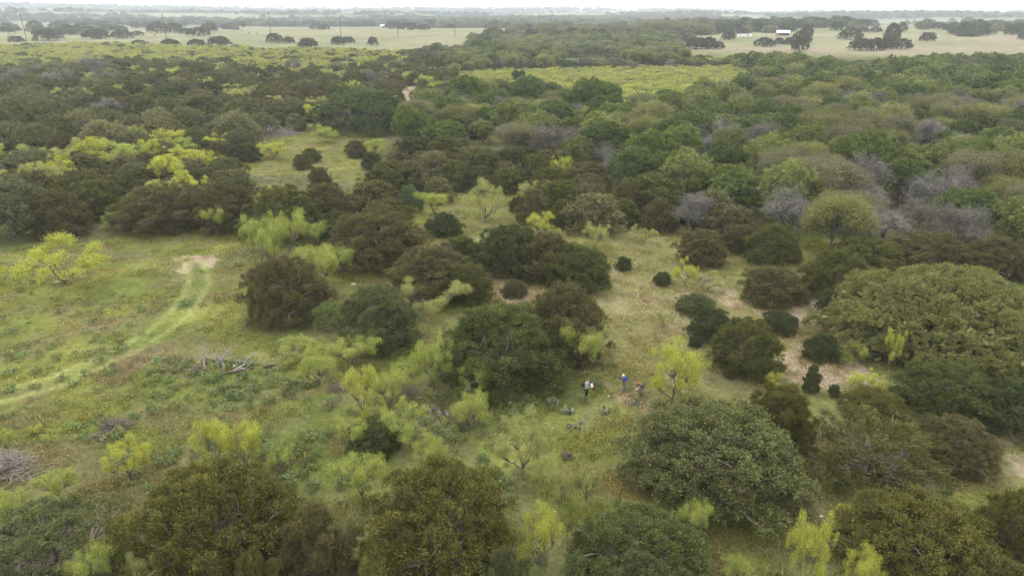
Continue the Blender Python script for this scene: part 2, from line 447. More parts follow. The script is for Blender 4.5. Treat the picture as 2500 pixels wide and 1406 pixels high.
# ------------------------------------------------------------------ the ground
SOIL = [  # pale stony or bare patches (photograph outline of where they lie on the ground), strength
    ([(376, 642), (430, 630), (505, 638), (495, 656), (445, 674), (398, 664)], 1.15),
    ([(1440, 660), (1560, 640), (1620, 700), (1720, 720), (1740, 770), (1640, 790), (1560, 830), (1470, 800), (1440, 720)], .28),
    ([(1180, 665), (1300, 672), (1330, 695), (1230, 740), (1200, 720)], .75),
    ([(1800, 745), (1960, 735), (2010, 745), (1990, 800), (1930, 850), (1950, 900), (2090, 900), (2110, 925), (2030, 975), (1900, 930), (1890, 840), (1830, 775)], .8),
    ([(1925, 640), (1990, 660), (1990, 770), (1940, 760)], .8),
    ([(1700, 650), (1790, 700), (1830, 760), (1770, 740)], .7),
    ([(1445, 940), (1500, 940), (1560, 985), (1540, 1000), (1470, 975)], .55),
    ([(2380, 1060), (2500, 1060), (2500, 1180), (2400, 1150)], .55),
    ([(1960, 1060), (2300, 1120), (2300, 1200), (2000, 1150)], .6),
    ([(1150, 570), (1175, 560), (1165, 640), (1148, 640)], .7),
    ([(975, 210), (1035, 215), (1010, 260), (980, 255)], 1.0),
    ([(290, 250), (335, 250), (330, 275), (300, 275)], .35),
    ([(345, 797), (370, 797), (365, 812), (345, 812)], .8),
    ([(1400, 930), (2100, 860), (2100, 1000), (1700, 1000)], .12),
]
DRY = [([(1130, 520), (1300, 510), (1340, 545), (1650, 560), (2000, 640), (2060, 800), (2130, 990), (1500, 1000), (1380, 900), (1440, 700), (1200, 760), (1150, 640)], .8),
       ([(2380, 1050), (2500, 1050), (2500, 1200), (2300, 1200)], .8),
       ([(560, 395), (700, 380), (890, 390), (900, 480), (700, 440)], .35),
       ([(1100, 470), (1350, 480), (1340, 540), (1130, 600)], .5)]
BROWN = [([(120, 740), (260, 720), (370, 740), (330, 800), (200, 810)], .7), ([(240, 870), (470, 820), (520, 900), (330, 930)], .75),
         ([(150, 800), (260, 790), (250, 830), (60, 850)], .5), ([(560, 580), (640, 600), (600, 720), (520, 700)], .35),
         ([(300, 560), (600, 575), (600, 605), (330, 590)], .35), ([(1040, 520), (1180, 525), (1190, 560), (1060, 555)], .6),
         ([(1140, 315), (1270, 315), (1270, 355), (1180, 345)], .6)]
PINK = [([(1680, 120), (1960, 110), (2100, 120), (2300, 115), (2500, 85), (2500, 150), (2100, 150), (1900, 140)], .8),
        ([(1370, 128), (1520, 128), (1520, 145), (1370, 145)], .9), ([(1000, 104), (1160, 104), (1160, 113), (1000, 112)], .5)]
CLEAR = [  # openings inside the woods
    [(560, 400), (600, 380), (640, 325), (840, 318), (950, 338), (955, 360), (890, 395), (890, 480), (820, 465), (800, 420), (700, 430), (560, 425)],
    [(1095, 475), (1150, 462), (1240, 470), (1340, 490), (1340, 530), (1240, 530), (1165, 610), (1130, 600), (1165, 545), (1100, 520)],
    [(1145, 305), (1262, 312), (1262, 350), (1190, 345)],
    [(965, 205), (1040, 210), (1015, 252), (975, 250)], [(280, 240), (340, 245), (330, 272), (285, 272)],
]
def ptrack():
    L = [(-260, 1040), (0, 968), (120, 935), (220, 893), (330, 845), (410, 790), (455, 745), (480, 705), (486, 668), (470, 640)]
    return np.array([ground_at(*p)[:2] for p in L])
TR = ptrack()
TRS = []
for i in range(len(TR) - 1):
    for t in np.linspace(0, 1, 14, endpoint=False): TRS.append(TR[i] * (1 - t) + TR[i + 1] * t)
TRS = np.array(TRS)
for _ in range(12): TRS[1:-1] = .25 * TRS[:-2] + .5 * TRS[1:-1] + .25 * TRS[2:]
def seg_dist(x, y):
    d = np.full(x.shape, 1e9); side = np.zeros(x.shape)
    for i in range(len(TRS) - 1):
        a, b = TRS[i], TRS[i + 1]; ab = b - a; L = ab @ ab + 1e-9
        t = np.clip(((x - a[0]) * ab[0] + (y - a[1]) * ab[1]) / L, 0, 1)
        q = np.hypot(x - a[0] - t * ab[0], y - a[1] - t * ab[1])
        d = np.minimum(d, q)
    return d
def ground_colour(x, y):
    x = np.asarray(x, float); y = np.asarray(y, float)
    d = np.hypot(x, y)
    jx = (fbm(x / 1.7, y / 1.7, 3) - .5) * 3.2 + (fbm(x / 9, y / 9, 2) - .5) * 5; jy = (fbm(x / 1.7 + 50, y / 1.7, 3) - .5) * 3.2 + (fbm(x / 9 + 30, y / 9, 2) - .5) * 6
    k = np.minimum(1, d / 60)
    u, v = project(x + jx * k, y + jy * k, terrain(x, y))
    n1 = fbm(x / 6.5, y / 4.5, 4)[..., None]; n2 = fbm(x / 3.1 + 40, y / 3.1, 4)[..., None]; n3 = fbm(x / 14 + 9, y / 9 + 3, 3)[..., None]; n4 = fbm(x / .9, y / .9, 3)[..., None]
    A = np.array
    g = A([.150, .182, .058]) + (A([.215, .238, .075]) - A([.150, .182, .058])) * sstep(.38, .66, n1)
    g = g + (A([.165, .175, .098]) - g) * sstep(.48, .62, n2) * .6
    g = g + (A([.115, .145, .045]) - g) * sstep(.52, .7, n3) * .5
    g = g + (A([.175, .15, .095]) - g) * sstep(.54, .68, fbm(x / 5 + 70, y / 3.4 + 20, 4))[..., None] * .5
    def mask(polys):
        m = np.zeros(x.shape)
        for p, s in polys: m = np.maximum(m, inpoly(u, v, p) * s)
        return m[..., None]
    dry = mask(DRY); g = g + (A([.205, .20, .10]) * (.8 + .4 * n2) - g) * dry * (.45 + .55 * sstep(.35, .6, n1))
    g = g + (A([.17, .14, .095]) - g) * .8 * mask(BROWN) * sstep(.3, .55, n2)
    so = mask(SOIL); g = g + (A([.34, .29, .235]) * (.7 + .6 * n4) - g) * np.clip(so * 1.15 * sstep(.40, .72, n2 * .4 + n4 * .6 + so * .14), 0, 1)
    g = g * A([.65, .605, .53])
    # wheel tracks: two pressed lines of lighter grass
    m = d < 150
    if m.any():
        q = seg_dist(x[m], y[m]); band = np.exp(-((q - .95) / .34) ** 2) * (.55 + .45 * vnoise(x[m] / 2, y[m] / 2)); mid = np.exp(-(q / .45) ** 2)
        gm = g[m]; gm = gm + (A([.275, .285, .10]) - gm) * (band * (.38 + .32 * vnoise(x[m] / .9, y[m] / 1.3)))[..., None]; gm = gm + (A([.11, .15, .04]) - gm) * (mid * .4)[..., None]; g[m] = gm
    # far country
    far = sstep(420, 560, d)[..., None]
    fld = A([.19, .18, .11]) + (A([.145, .152, .082]) - A([.19, .18, .11])) * sstep(.38, .62, fbm(x / 70, y / 34, 4))[..., None]
    fld = fld * (.82 + .36 * fbm(x / 16, y / 9, 3))[..., None]
    fld = fld + (A([.205, .17, .125]) - fld) * mask(PINK) * (.5 + .5 * sstep(.35, .65, fbm(x / 40, y / 22, 3)))[..., None]
    patch = fbm(x / 260 + 3, y / 150 + 8, 4); patch2 = fbm(x / 900 + 3, y / 420 + 8, 4)
    wood = sstep(1300, 2200, d) * sstep(.44, .54, patch * .5 + patch2 * .5)
    fld = fld + (A([.06, .068, .038]) - fld) * wood[..., None]
    g = g + (fld - g) * far
    # leaf litter under the closed woods
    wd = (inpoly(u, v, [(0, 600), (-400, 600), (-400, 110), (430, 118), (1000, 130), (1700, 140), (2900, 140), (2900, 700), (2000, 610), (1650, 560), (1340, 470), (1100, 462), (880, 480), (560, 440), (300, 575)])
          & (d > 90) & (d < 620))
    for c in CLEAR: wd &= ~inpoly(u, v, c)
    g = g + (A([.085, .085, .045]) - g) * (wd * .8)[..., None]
    return np.clip(g, .02, .8)

def ground_mesh():
    th = np.radians(np.concatenate([np.arange(-180, -54, 6), np.arange(-54, 54, .3), np.arange(54, 180.1, 6)]))
    r = [1.5, 4, 8, 12]
    while r[-1] < 130: r.append(r[-1] * 1.0085 + .02)
    while r[-1] < 13500: r.append(r[-1] * 1.028)
    r = np.array(r); T, R_ = np.meshgrid(th, r); X = np.sin(T) * R_; Y = np.cos(T) * R_
    Z = terrain(X, Y) + (fbm(X / .8, Y / .8, 2) - .5) * .12 * (R_ < 140)
    q = seg_dist(X[R_ < 110], Y[R_ < 110]); Z[R_ < 110] -= .09 * np.exp(-((q - .95) / .32) ** 2)
    V = np.stack([X, Y, Z], -1).reshape(-1, 3); nr, nc = X.shape
    i = np.arange(nr - 1)[:, None] * nc; j = np.arange(nc - 1)[None, :]
    F = np.stack([i + j, i + nc + j, i + nc + j + 1, i + j + 1], -1).reshape(-1, 4)[:, ::-1]
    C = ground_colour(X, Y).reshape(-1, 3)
    V = np.concatenate([V, [[0, 0, float(terrain(0, 0))]]]); C = np.concatenate([C, C[:1]])
    F3 = np.array([[nr * nc, j, j + 1] for j in range(nc - 1)])[:, ::-1]
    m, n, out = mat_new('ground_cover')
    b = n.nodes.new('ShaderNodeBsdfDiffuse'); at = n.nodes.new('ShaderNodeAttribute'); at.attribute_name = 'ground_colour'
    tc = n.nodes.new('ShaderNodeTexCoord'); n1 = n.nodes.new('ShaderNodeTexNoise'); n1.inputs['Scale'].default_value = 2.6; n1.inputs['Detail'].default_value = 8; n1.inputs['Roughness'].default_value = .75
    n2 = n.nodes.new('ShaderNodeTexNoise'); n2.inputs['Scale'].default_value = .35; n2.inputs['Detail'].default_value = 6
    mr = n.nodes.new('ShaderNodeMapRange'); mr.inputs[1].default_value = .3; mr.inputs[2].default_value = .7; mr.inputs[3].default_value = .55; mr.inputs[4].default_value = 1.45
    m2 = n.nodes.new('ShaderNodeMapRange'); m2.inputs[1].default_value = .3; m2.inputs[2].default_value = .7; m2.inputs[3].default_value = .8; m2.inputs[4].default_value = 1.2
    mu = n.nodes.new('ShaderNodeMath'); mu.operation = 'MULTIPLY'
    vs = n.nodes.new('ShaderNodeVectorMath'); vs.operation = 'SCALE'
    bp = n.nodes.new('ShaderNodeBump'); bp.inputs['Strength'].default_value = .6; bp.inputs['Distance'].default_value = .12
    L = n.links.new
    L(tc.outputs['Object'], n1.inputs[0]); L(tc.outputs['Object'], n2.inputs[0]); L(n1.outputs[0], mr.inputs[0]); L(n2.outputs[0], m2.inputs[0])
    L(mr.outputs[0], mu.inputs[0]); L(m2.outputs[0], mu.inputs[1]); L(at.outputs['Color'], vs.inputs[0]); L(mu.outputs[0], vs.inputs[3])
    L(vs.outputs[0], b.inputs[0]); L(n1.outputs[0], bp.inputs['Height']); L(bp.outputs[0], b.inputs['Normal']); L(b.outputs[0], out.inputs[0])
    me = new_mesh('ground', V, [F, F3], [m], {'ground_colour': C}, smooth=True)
    return link('ground', me, None, 'structure')
ground_mesh()

# ------------------------------------------------------------------ hand-placed trees
# kind, x, top, bottom, width in the photograph, variant, tint, label
G_OL = (.106, .114, .040); G_BR = (.116, .108, .050); G_DK = (.076, .093, .040); G_GG = (.104, .122, .055); G_GR = (.088, .108, .039); G_BZ = (.114, .113, .034)
Y_BR = (.40, .42, .09); Y_LI = (.32, .365, .105); Y_PA = (.33, .345, .14)
HAND = [
 ('juniper', 560, 1100, 1475, 400, 0, G_BZ, 'huge bronze juniper at bottom left, below the bright yellow mesquite thicket'),
 ('juniper', 140, 1210, 1490, 380, 4, G_GG, 'grey-green juniper filling the bottom left corner of the photo'),
 ('juniper', 790, 1225, 1500, 230, 2, G_BR, 'reddish brown juniper between two huge ones at the bottom edge'),
 ('juniper', 1085, 1110, 1500, 400, 1, G_BZ, 'huge olive juniper at bottom centre, right of the slim lime mesquite'),
 ('juniper', 1230, 1335, 1560, 150, 2, G_GG, 'pale grey-green juniper tip at the bottom edge, left of centre gap'),
 ('juniper', 660, 1320, 1600, 150, 2, G_OL, 'olive juniper tip at the bottom edge below the reddish brown one'),
 ('juniper', 60, 1335, 1600, 150, 3, G_GG, 'grey-green juniper tip in the very bottom left corner'),
 ('juniper', 1870, 1385, 1600, 90, 2, G_OL, 'olive juniper tip at the bottom edge in the lower right grass gap'),
 ('juniper', 1545, 1218, 1500, 350, 3, G_GR, 'big green juniper at the bottom edge, below the forked pair of mesquites'),
 ('juniper', 1545, 1335, 1580, 210, 2, G_GG, 'light grey-green juniper tip in front of the big green one at the bottom'),
 ('juniper', 1725, 962, 1290, 440, 1, (.118, .132, .055), 'biggest round juniper right of centre, below the yellow mesquite by the hikers'),
 ('juniper', 1888, 925, 1130, 180, 2, G_BZ, 'upright bronze juniper rising behind the biggest round juniper'),
 ('juniper', 2120, 985, 1230, 330, 4, G_OL, 'open juniper with bare grey limbs showing through, right of the biggest one'),
 ('juniper', 2305, 995, 1158, 210, 3, G_BR, 'brown rounded juniper beside the pale slope at right edge'),
 ('juniper', 2120, 938, 1040, 150, 1, G_BZ, 'bronze juniper just behind the open one with bare limbs'),
 ('juniper', 2205, 1175, 1500, 380, 1, G_BZ, 'large golden olive juniper at the bottom right with dead limbs in front'),
 ('juniper', 2440, 1165, 1420, 200, 0, G_BZ, 'golden olive juniper in the bottom right corner'),
 ('juniper', 2400, 1330, 1600, 260, 2, G_OL, 'olive juniper tips at the bottom right edge of the photo'),
 ('juniper', 2290, 868, 1040, 230, 1, G_GR, 'dark green juniper in front of the giant round live oak'),
 ('juniper', 2440, 905, 1068, 200, 3, G_DK, 'deep green juniper at right edge above the pale slope'),
 ('juniper', 2000, 808, 890, 90, 3, G_DK, 'low dark juniper at the left foot of the giant live oak'),
 ('juniper', 2010, 700, 800, 70, 2, G_GG, 'narrow grey juniper touching the upper left of the giant live oak'),
 ('juniper', 1808, 765, 932, 178, 1, G_OL, 'round olive juniper standing in the middle of the right slope'),
 ('juniper', 1732, 745, 842, 112, 0, G_DK, 'dark green juniper tucked behind the round olive one on the right slope'),
 ('juniper', 1695, 713, 772, 100, 3, G_GG, 'low grey-green juniper furthest up of the three touching on the right slope'),
 ('juniper', 1895, 752, 820, 92, 3, G_DK, 'small round dark green juniper by the pale stony trail'),
 ('juniper', 1878, 645, 754, 160, 0, G_BR, 'wide brown-green juniper above the pale stony trail'),
 ('juniper', 1709, 555, 656, 134, 1, G_BR, 'round brown juniper behind the small flat-topped yellow mesquite'),
 ('juniper', 1880, 540, 656, 142, 3, G_OL, 'olive juniper at the upper edge of the right slope, in the tree line'),
 ('juniper', 1805, 545, 625, 90, 0, G_BR, 'narrow brown juniper between two larger ones at the slope edge'),
 ('juniper', 2030, 600, 750, 175, 3, G_OL, 'tall olive juniper left of and behind the giant live oak'),
 ('juniper', 2110, 570, 680, 180, 1, G_OL, 'olive juniper behind the giant live oak, left of two others'),
 ('juniper', 2260, 560, 680, 190, 0, G_BR, 'brown-green juniper directly above the giant live oak top'),
 ('juniper', 2420, 570, 690, 170, 3, G_BR, 'brown juniper at right edge above the giant live oak'),
 ('juniper', 1522, 625, 664, 46, 2, G_GR, 'small upright juniper alone on the grassy slope'),
 ('juniper', 1616, 662, 700, 46, 0, G_GR, 'small round juniper alone on the slope below the upright one'),
 ('juniper', 1976, 885, 966, 44, 2, G_GG, 'slim grey sapling juniper on the pale slope left of the giant live oak'),
 ('juniper', 2034, 935, 972, 36, 2, G_GG, 'tiny grey sapling juniper below the slim sapling'),
 ('juniper', 1696, 820, 850, 34, 0, G_DK, 'tiny low juniper left of the round olive one on the slope'),
 ('juniper', 1228, 735, 978, 325, 0, G_GR, 'great dark green juniper at the centre of the photo, left of the hikers'),
 ('juniper', 1370, 678, 905, 215, 3, G_BR, 'large brown juniper behind the great central one, on the right'),
 ('juniper', 1256, 680, 732, 66, 1, G_BR, 'small brown juniper peeking above the great central one'),
 ('juniper', 707, 615, 806, 216, 0, G_BR, 'round bronze-brown juniper at the right edge of the left meadow'),
 ('juniper', 928, 690, 868, 215, 1, G_GG, 'grey-green juniper left of the great central one'),
 ('juniper', 1060, 590, 745, 230, 3, G_BR, 'wide brown-green juniper behind the sparse twiggy mesquite'),
 ('juniper', 1145, 640, 750, 120, 0, G_OL, 'olive juniper at the right shoulder of the wide brown-green one'),
 ('juniper', 925, 500, 672, 245, 0, G_BR, 'large brown juniper behind the lime mesquites in the middle left'),
 ('juniper', 1245, 540, 690, 175, 1, G_DK, 'tall deep green juniper behind the gap in the centre'),
 ('juniper', 1330, 560, 700, 170, 3, G_BR, 'brown-topped juniper between the deep green pair'),
 ('juniper', 1410, 595, 722, 165, 0, G_GR, 'dark juniper with ragged right edge beside the grassy slope'),
 ('juniper', 1085, 515, 582, 92, 3, G_DK, 'dark round juniper with grey twigs at the left of the gap'),
 ('juniper', 1130, 575, 650, 100, 2, G_OL, 'olive juniper left of the narrow pale gap'),
 ('juniper', 1380, 485, 562, 94, 0, G_OL, 'rounded olive juniper at the right of the small clearing'),
 ('juniper', 1268, 478, 522, 58, 1, G_DK, 'small dark juniper in the small clearing beside the twin-topped mesquite'),
 ('juniper', 410, 440, 578, 230, 1, G_BR, 'broad brown-green juniper at the far side of the left meadow'),
 ('juniper', 565, 430, 578, 170, 3, G_BR, 'brown juniper behind the small lime mesquite across the left meadow'),
 ('juniper', 700, 450, 600, 190, 0, G_OL, 'olive juniper behind the big lime mesquite group'),
 ('juniper', 800, 440, 560, 150, 3, G_BR, 'brown juniper at the upper middle left thicket'),
 ('juniper', 155, 455, 592, 150, 0, G_BR, 'brown juniper right of the pale live oak at left edge'),
 ('juniper', 245, 430, 545, 120, 1, G_OL, 'olive juniper in the thicket above the lone mesquite'),
 ('juniper', 610, 345, 400, 62, 1, G_DK, 'round dark juniper at the left end of the middle clearing'),
 ('juniper', 762, 358, 400, 52, 3, G_OL, 'small olive juniper in the middle clearing, upper of the pair'),
 ('juniper', 742, 375, 418, 48, 0, G_BR, 'small brown juniper in the middle clearing, lower of the pair'),
 ('juniper', 784, 405, 468, 60, 0, G_BR, 'brown juniper at the bottom of the middle clearing'),
 ('juniper', 872, 337, 390, 58, 3, G_BR, 'round brown juniper at the right end of the middle clearing'),
 ('juniper', 908, 368, 418, 52, 1, G_DK, 'dark juniper just below the round brown one right of the middle clearing'),
 ('juniper', 935, 412, 480, 118, 0, G_OL, 'wide olive juniper right of the long grass clearing'),
 ('juniper', 915, 1015, 1122, 132, 0, G_GR, 'dark juniper enclosed by lime mesquites at lower centre left'),
 ('juniper', 1515, 478, 560, 100, 1, G_OL, 'olive juniper in the row above the grassy slope, left one'),
 ('juniper', 1605, 480, 575, 100, 3, G_BR, 'brown juniper in the row above the grassy slope, right one'),
 ('oak', 45, 440, 598, 190, 0, (.12, .135, .075), 'pale grey-green live oak at the left edge above the meadow'),
 ('oak', 890, 225, 335, 240, 1, (.085, .11, .05), 'big dark grey-green live oak rising above the woods at centre left'),
 ('oak', 1040, 270, 345, 110, 0, (.12, .14, .06), 'rounded paler live oak right of the big dark one'),
 ('oak', 806, 740, 805, 84, 0, (.17, .22, .08), 'light grey-green leafy bush left of the grey-green juniper'),
 ('oak', 1002, 455, 525, 60, 1, (.11, .15, .07), 'bluish green young oak standing in the middle thicket'),
 ('mesquite', 158, 560, 694, 200, 3, Y_BR, 'lone spreading yellow mesquite in the left meadow'),
 ('mesquite', 640, 522, 640, 95, 2, Y_LI, 'tall lime mesquite at the right corner of the left meadow, left of three'),
 ('mesquite', 705, 515, 650, 105, 0, Y_LI, 'tall lime mesquite at the right corner of the left meadow, middle of three'),
 ('mesquite', 672, 560, 665, 80, 1, Y_LI, 'lower lime mesquite in front of the tall pair at the left meadow corner'),
 ('mesquite', 770, 540, 600, 80, 1, Y_LI, 'lime mesquite crown right of the big lime group'),
 ('mesquite', 780, 610, 705, 140, 1, Y_LI, 'lime mesquite hanging over the round bronze-brown juniper'),
 ('mesquite', 838, 588, 680, 84, 0, Y_LI, 'lime mesquite in front of the large brown juniper'),
 ('mesquite', 1068, 668, 764, 152, 3, Y_PA, 'sparse twiggy yellow mesquite with dark forked trunk at centre'),
 ('mesquite', 1640, 832, 984, 140, 2, Y_BR, 'tall bright yellow mesquite beside the hikers'),
 ('mesquite', 1060, 822, 960, 100, 2, Y_LI, 'lime mesquite left of the great central juniper'),
 ('mesquite', 1165, 885, 975, 105, 1, Y_LI, 'drooping yellow-green mesquite at the foot of the great central juniper'),
 ('mesquite', 1425, 780, 905, 125, 0, Y_LI, 'lime mesquite against the right side of the large brown juniper'),
 ('mesquite', 860, 812, 892, 140, 0, Y_LI, 'lime mesquite below the grey-green juniper'),
 ('mesquite', 735, 825, 880, 100, 1, Y_LI, 'low lime mesquite left of a taller lime one'),
 ('mesquite', 780, 855, 940, 105, 1, Y_LI, 'fresh lime mesquite above the wide double mesquite, left side'),
 ('mesquite', 985, 880, 950, 90, 0, Y_LI, 'lime mesquite between the wide double one and the central juniper'),
 ('mesquite', 888, 902, 1010, 95, 1, Y_BR, 'left half of the wide double yellow mesquite at lower centre left'),
 ('mesquite', 950, 893, 1000, 100, 0, Y_LI, 'right half of the wide double yellow mesquite at lower centre left'),
 ('mesquite', 985, 990, 1080, 130, 0, Y_LI, 'lime mesquite behind the enclosed dark juniper, right side'),
 ('mesquite', 870, 1010, 1100, 90, 0, Y_LI, 'lime mesquite at left side of the enclosed dark juniper'),
 ('mesquite', 1145, 962, 1055, 115, 1, Y_LI, 'lime mesquite beside the purple prickly pear clump'),
 ('mesquite', 1275, 1005, 1155, 142, 2, Y_PA, 'pale yellow-green mesquite with a slim trunk in the lower centre'),
 ('mesquite', 885, 1090, 1218, 140, 0, Y_LI, 'slim lime mesquite between two huge junipers'),
 ('mesquite', 1050, 1070, 1170, 100, 1, Y_LI, 'lime mesquite top behind the huge olive juniper'),
 ('mesquite', 1365, 1140, 1235, 72, 2, Y_PA, 'left half of the forked pair of pale mesquites'),
 ('mesquite', 1430, 1125, 1225, 78, 0, Y_PA, 'right half of the forked pair of pale mesquites'),
 ('mesquite', 528, 1030, 1140, 105, 1, Y_BR, 'bright yellow mesquite behind the huge bronze juniper, left of the pair'),
 ('mesquite', 605, 1008, 1145, 120, 0, Y_BR, 'bright yellow mesquite behind the huge bronze juniper, right of the pair'),
 ('mesquite', 685, 1085, 1165, 75, 0, Y_LI, 'narrow lime mesquite at the right end of the yellow thicket'),
 ('mesquite', 318, 1065, 1168, 105, 2, Y_BR, 'small yellow mesquite with thin trunk in the lower left grass'),
 ('mesquite', 155, 1125, 1230, 100, 0, Y_LI, 'lime mesquite behind the grey-green corner juniper'),
 ('mesquite', 22, 1200, 1310, 100, 1, Y_LI, 'lime mesquite cut by the left edge near the bottom'),
 ('mesquite', 105, 1185, 1290, 110, 0, Y_LI, 'broad lime mesquite just behind the grey-green corner juniper'),
 ('mesquite', 235, 1308, 1450, 120, 0, Y_LI, 'lime mesquite at the bottom edge right of the corner juniper'),
 ('mesquite', 325, 1272, 1350, 80, 1, Y_LI, 'small bright lime mesquite in front of the huge bronze juniper'),
 ('mesquite', 375, 1330, 1460, 100, 2, Y_PA, 'pale mesquite at the bottom edge below the huge bronze juniper'),
 ('mesquite', 1318, 1245, 1380, 110, 1, Y_BR, 'vivid yellow-green mesquite between huge junipers at the bottom'),
 ('mesquite', 925, 1345, 1450, 85, 1, Y_LI, 'small bright mesquite at the bottom edge left of centre'),
 ('mesquite', 1680, 1210, 1330, 85, 0, Y_LI, 'lime mesquite at the right side of the big green bottom juniper'),
 ('mesquite', 1792, 1360, 1450, 70, 1, Y_LI, 'small lime mesquite in the bottom right grass gap'),
 ('mesquite', 1950, 1240, 1470, 100, 2, Y_BR, 'tall narrow yellow mesquite left of the golden olive juniper'),
 ('mesquite', 2085, 1335, 1470, 105, 1, Y_BR, 'yellow mesquite in front of the golden olive juniper'),
 ('mesquite', 2090, 1222, 1330, 110, 3, Y_BR, 'sparse yellow mesquite tuft over the golden olive juniper'),
 ('mesquite', 1672, 628, 697, 64, 3, Y_BR, 'small flat-topped yellow mesquite on the right slope'),
 ('mesquite', 1728, 655, 708, 66, 3, Y_PA, 'wispy pale mesquite right of the small flat-topped one'),
 ('mesquite', 1450, 545, 615, 80, 2, Y_PA, 'pale wispy mesquite at the top left of the grassy slope'),
 ('mesquite', 1572, 548, 592, 62, 3, Y_PA, 'faint low mesquite on the upper grassy slope'),
 ('mesquite', 1185, 422, 540, 100, 3, Y_PA, 'twin-topped pale mesquite in the small clearing'),
 ('mesquite', 1060, 463, 525, 86, 0, Y_LI, 'lime mesquite at the left of the small clearing'),
 ('mesquite', 1288, 444, 490, 64, 0, Y_PA, 'pale mesquite behind the small dark juniper of the small clearing'),
 ('mesquite', 1322, 522, 578, 80, 1, Y_BR, 'yellow mesquite between the tall deep green and rounded olive junipers'),
 ('mesquite', 532, 500, 575, 76, 0, Y_LI, 'small lime mesquite across the left meadow'),
 ('mesquite', 275, 520, 560, 50, 1, Y_LI, 'low lime mesquite in the gap behind the lone yellow one'),
 ('mesquite', 345, 465, 520, 60, 1, Y_LI, 'lime mesquite in front of the broad brown-green juniper'),
 ('mesquite', 775, 485, 540, 70, 0, Y_LI, 'lime mesquite above the big lime group, in the thicket'),
 ('mesquite', 1888, 910, 950, 46, 1, Y_BR, 'yellow mesquite tuft behind the upright bronze juniper'),
 ('mesquite', 2112, 905, 960, 80, 2, Y_BR, 'yellow mesquite behind the bronze juniper near the giant live oak'),
 ('mesquite', 2085, 838, 890, 70, 1, Y_LI, 'lime mesquite sprig at the front foot of the giant live oak'),
 ('mesquite', 2165, 800, 905, 56, 2, Y_BR, 'yellow mesquite sprig against the giant live oak front'),
 ('mesquite', 665, 342, 388, 66, 1, Y_BR, 'yellow mesquite just right of the round dark juniper in the clearing'),
 ('mesquite', 795, 308, 350, 66, 0, Y_LI, 'faint lime mesquite at the top of the middle clearing'),
 ('mesquite', 918, 338, 382, 56, 0, Y_LI, 'lime mesquite between junipers right of the middle clearing'),
 ('mesquite', 540, 325, 375, 90, 1, Y_BR, 'yellow mesquite at the upper left of the middle clearing'),
 ('mesquite', 480, 370, 420, 100, 0, Y_BR, 'yellow mesquite spreading left of the round dark juniper'),
 ('mesquite', 420, 325, 370, 100, 1, Y_BR, 'bright yellow mesquite crown in the left thicket'),
 ('mesquite', 150, 385, 450, 70, 0, Y_BR, 'bright yellow mesquite standing in the dark left thicket'),
 ('mesquite', 1620, 750, 800, 44, 3, Y_PA, 'thin wispy sapling mesquite on the stony slope'),
 ('mesquite', 90, 1035, 1062, 34, 1, Y_BR, 'tiny bright yellow mesquite seedling in the left grass'),
 ('mesquite', 130, 1052, 1080, 50, 0, Y_LI, 'small lime mesquite seedling right of the tiny bright one'),
 ('mesquite', 20, 1035, 1100, 60, 0, Y_LI, 'lime mesquite seedling at the left edge above the brush heap'),
 ('bare', 1715, 668, 705, 46, 0, (.24, .22, .21), 'leafless grey sapling on the right slope'),
 ('bare', 1545, 358, 415, 70, 0, (.165, .152, .138), 'bleached leafless tree among green elms'),
 ('bare', 1660, 400, 455, 80, 1, (.165, .152, .138), 'mauve leafless tree right of and below the bleached one'),
 ('bare', 1405, 318, 395, 95, 1, (.19, .165, .125), 'tan leafless tree with a dense round crown among the woods'),
 ('bare', 1222, 240, 320, 85, 0, (.165, .152, .138), 'tall mauve leafless tree behind the small dirt opening'),
 ('bare', 2220, 480, 570, 110, 0, (.165, .152, .138), 'wide mauve leafless tree above the giant live oak'),
 ('bare', 1810, 450, 500, 120, 1, (.165, .152, .138), 'sprawling bleached leafless tree at the upper edge of the junipers'),
 ('broad', 1198, 262, 328, 66, 0, (.09, .14, .04), 'round green tree beside the small dirt opening'),
 ('broad', 1266, 172, 212, 34, 0, (.055, .10, .04), 'lone dark green tree at the edge of the yellow field'),
]
placed = []       # x, y, radius of every hand-placed tree
for k, (kind, u, top, bot, w, var, tint, label) in enumerate(HAND):
    trunk = kind in ('mesquite', 'bare', 'broad')
    x, y, z, R, H = fit(u, top, bot, w, trunk)
    d = math.hypot(x, y); lod = 0 if d < 100 or w > 150 else 1
    sp = 1.05
    if kind == 'mesquite': H = max(H, R * 1.15)
    put_tree(kind, x, y, z, R * (.8 if kind == 'bare' else 1.0 if trunk else sp), H, lod, var, tint, label, dict(juniper='junipers on the open ground', mesquite='mesquites on the open ground').get(kind), True, rot=((k - (3 if k > 15 else 0)) * 2.4) % 6.28)
    placed.append((x, y, R * (.8 if not trunk else .6)))

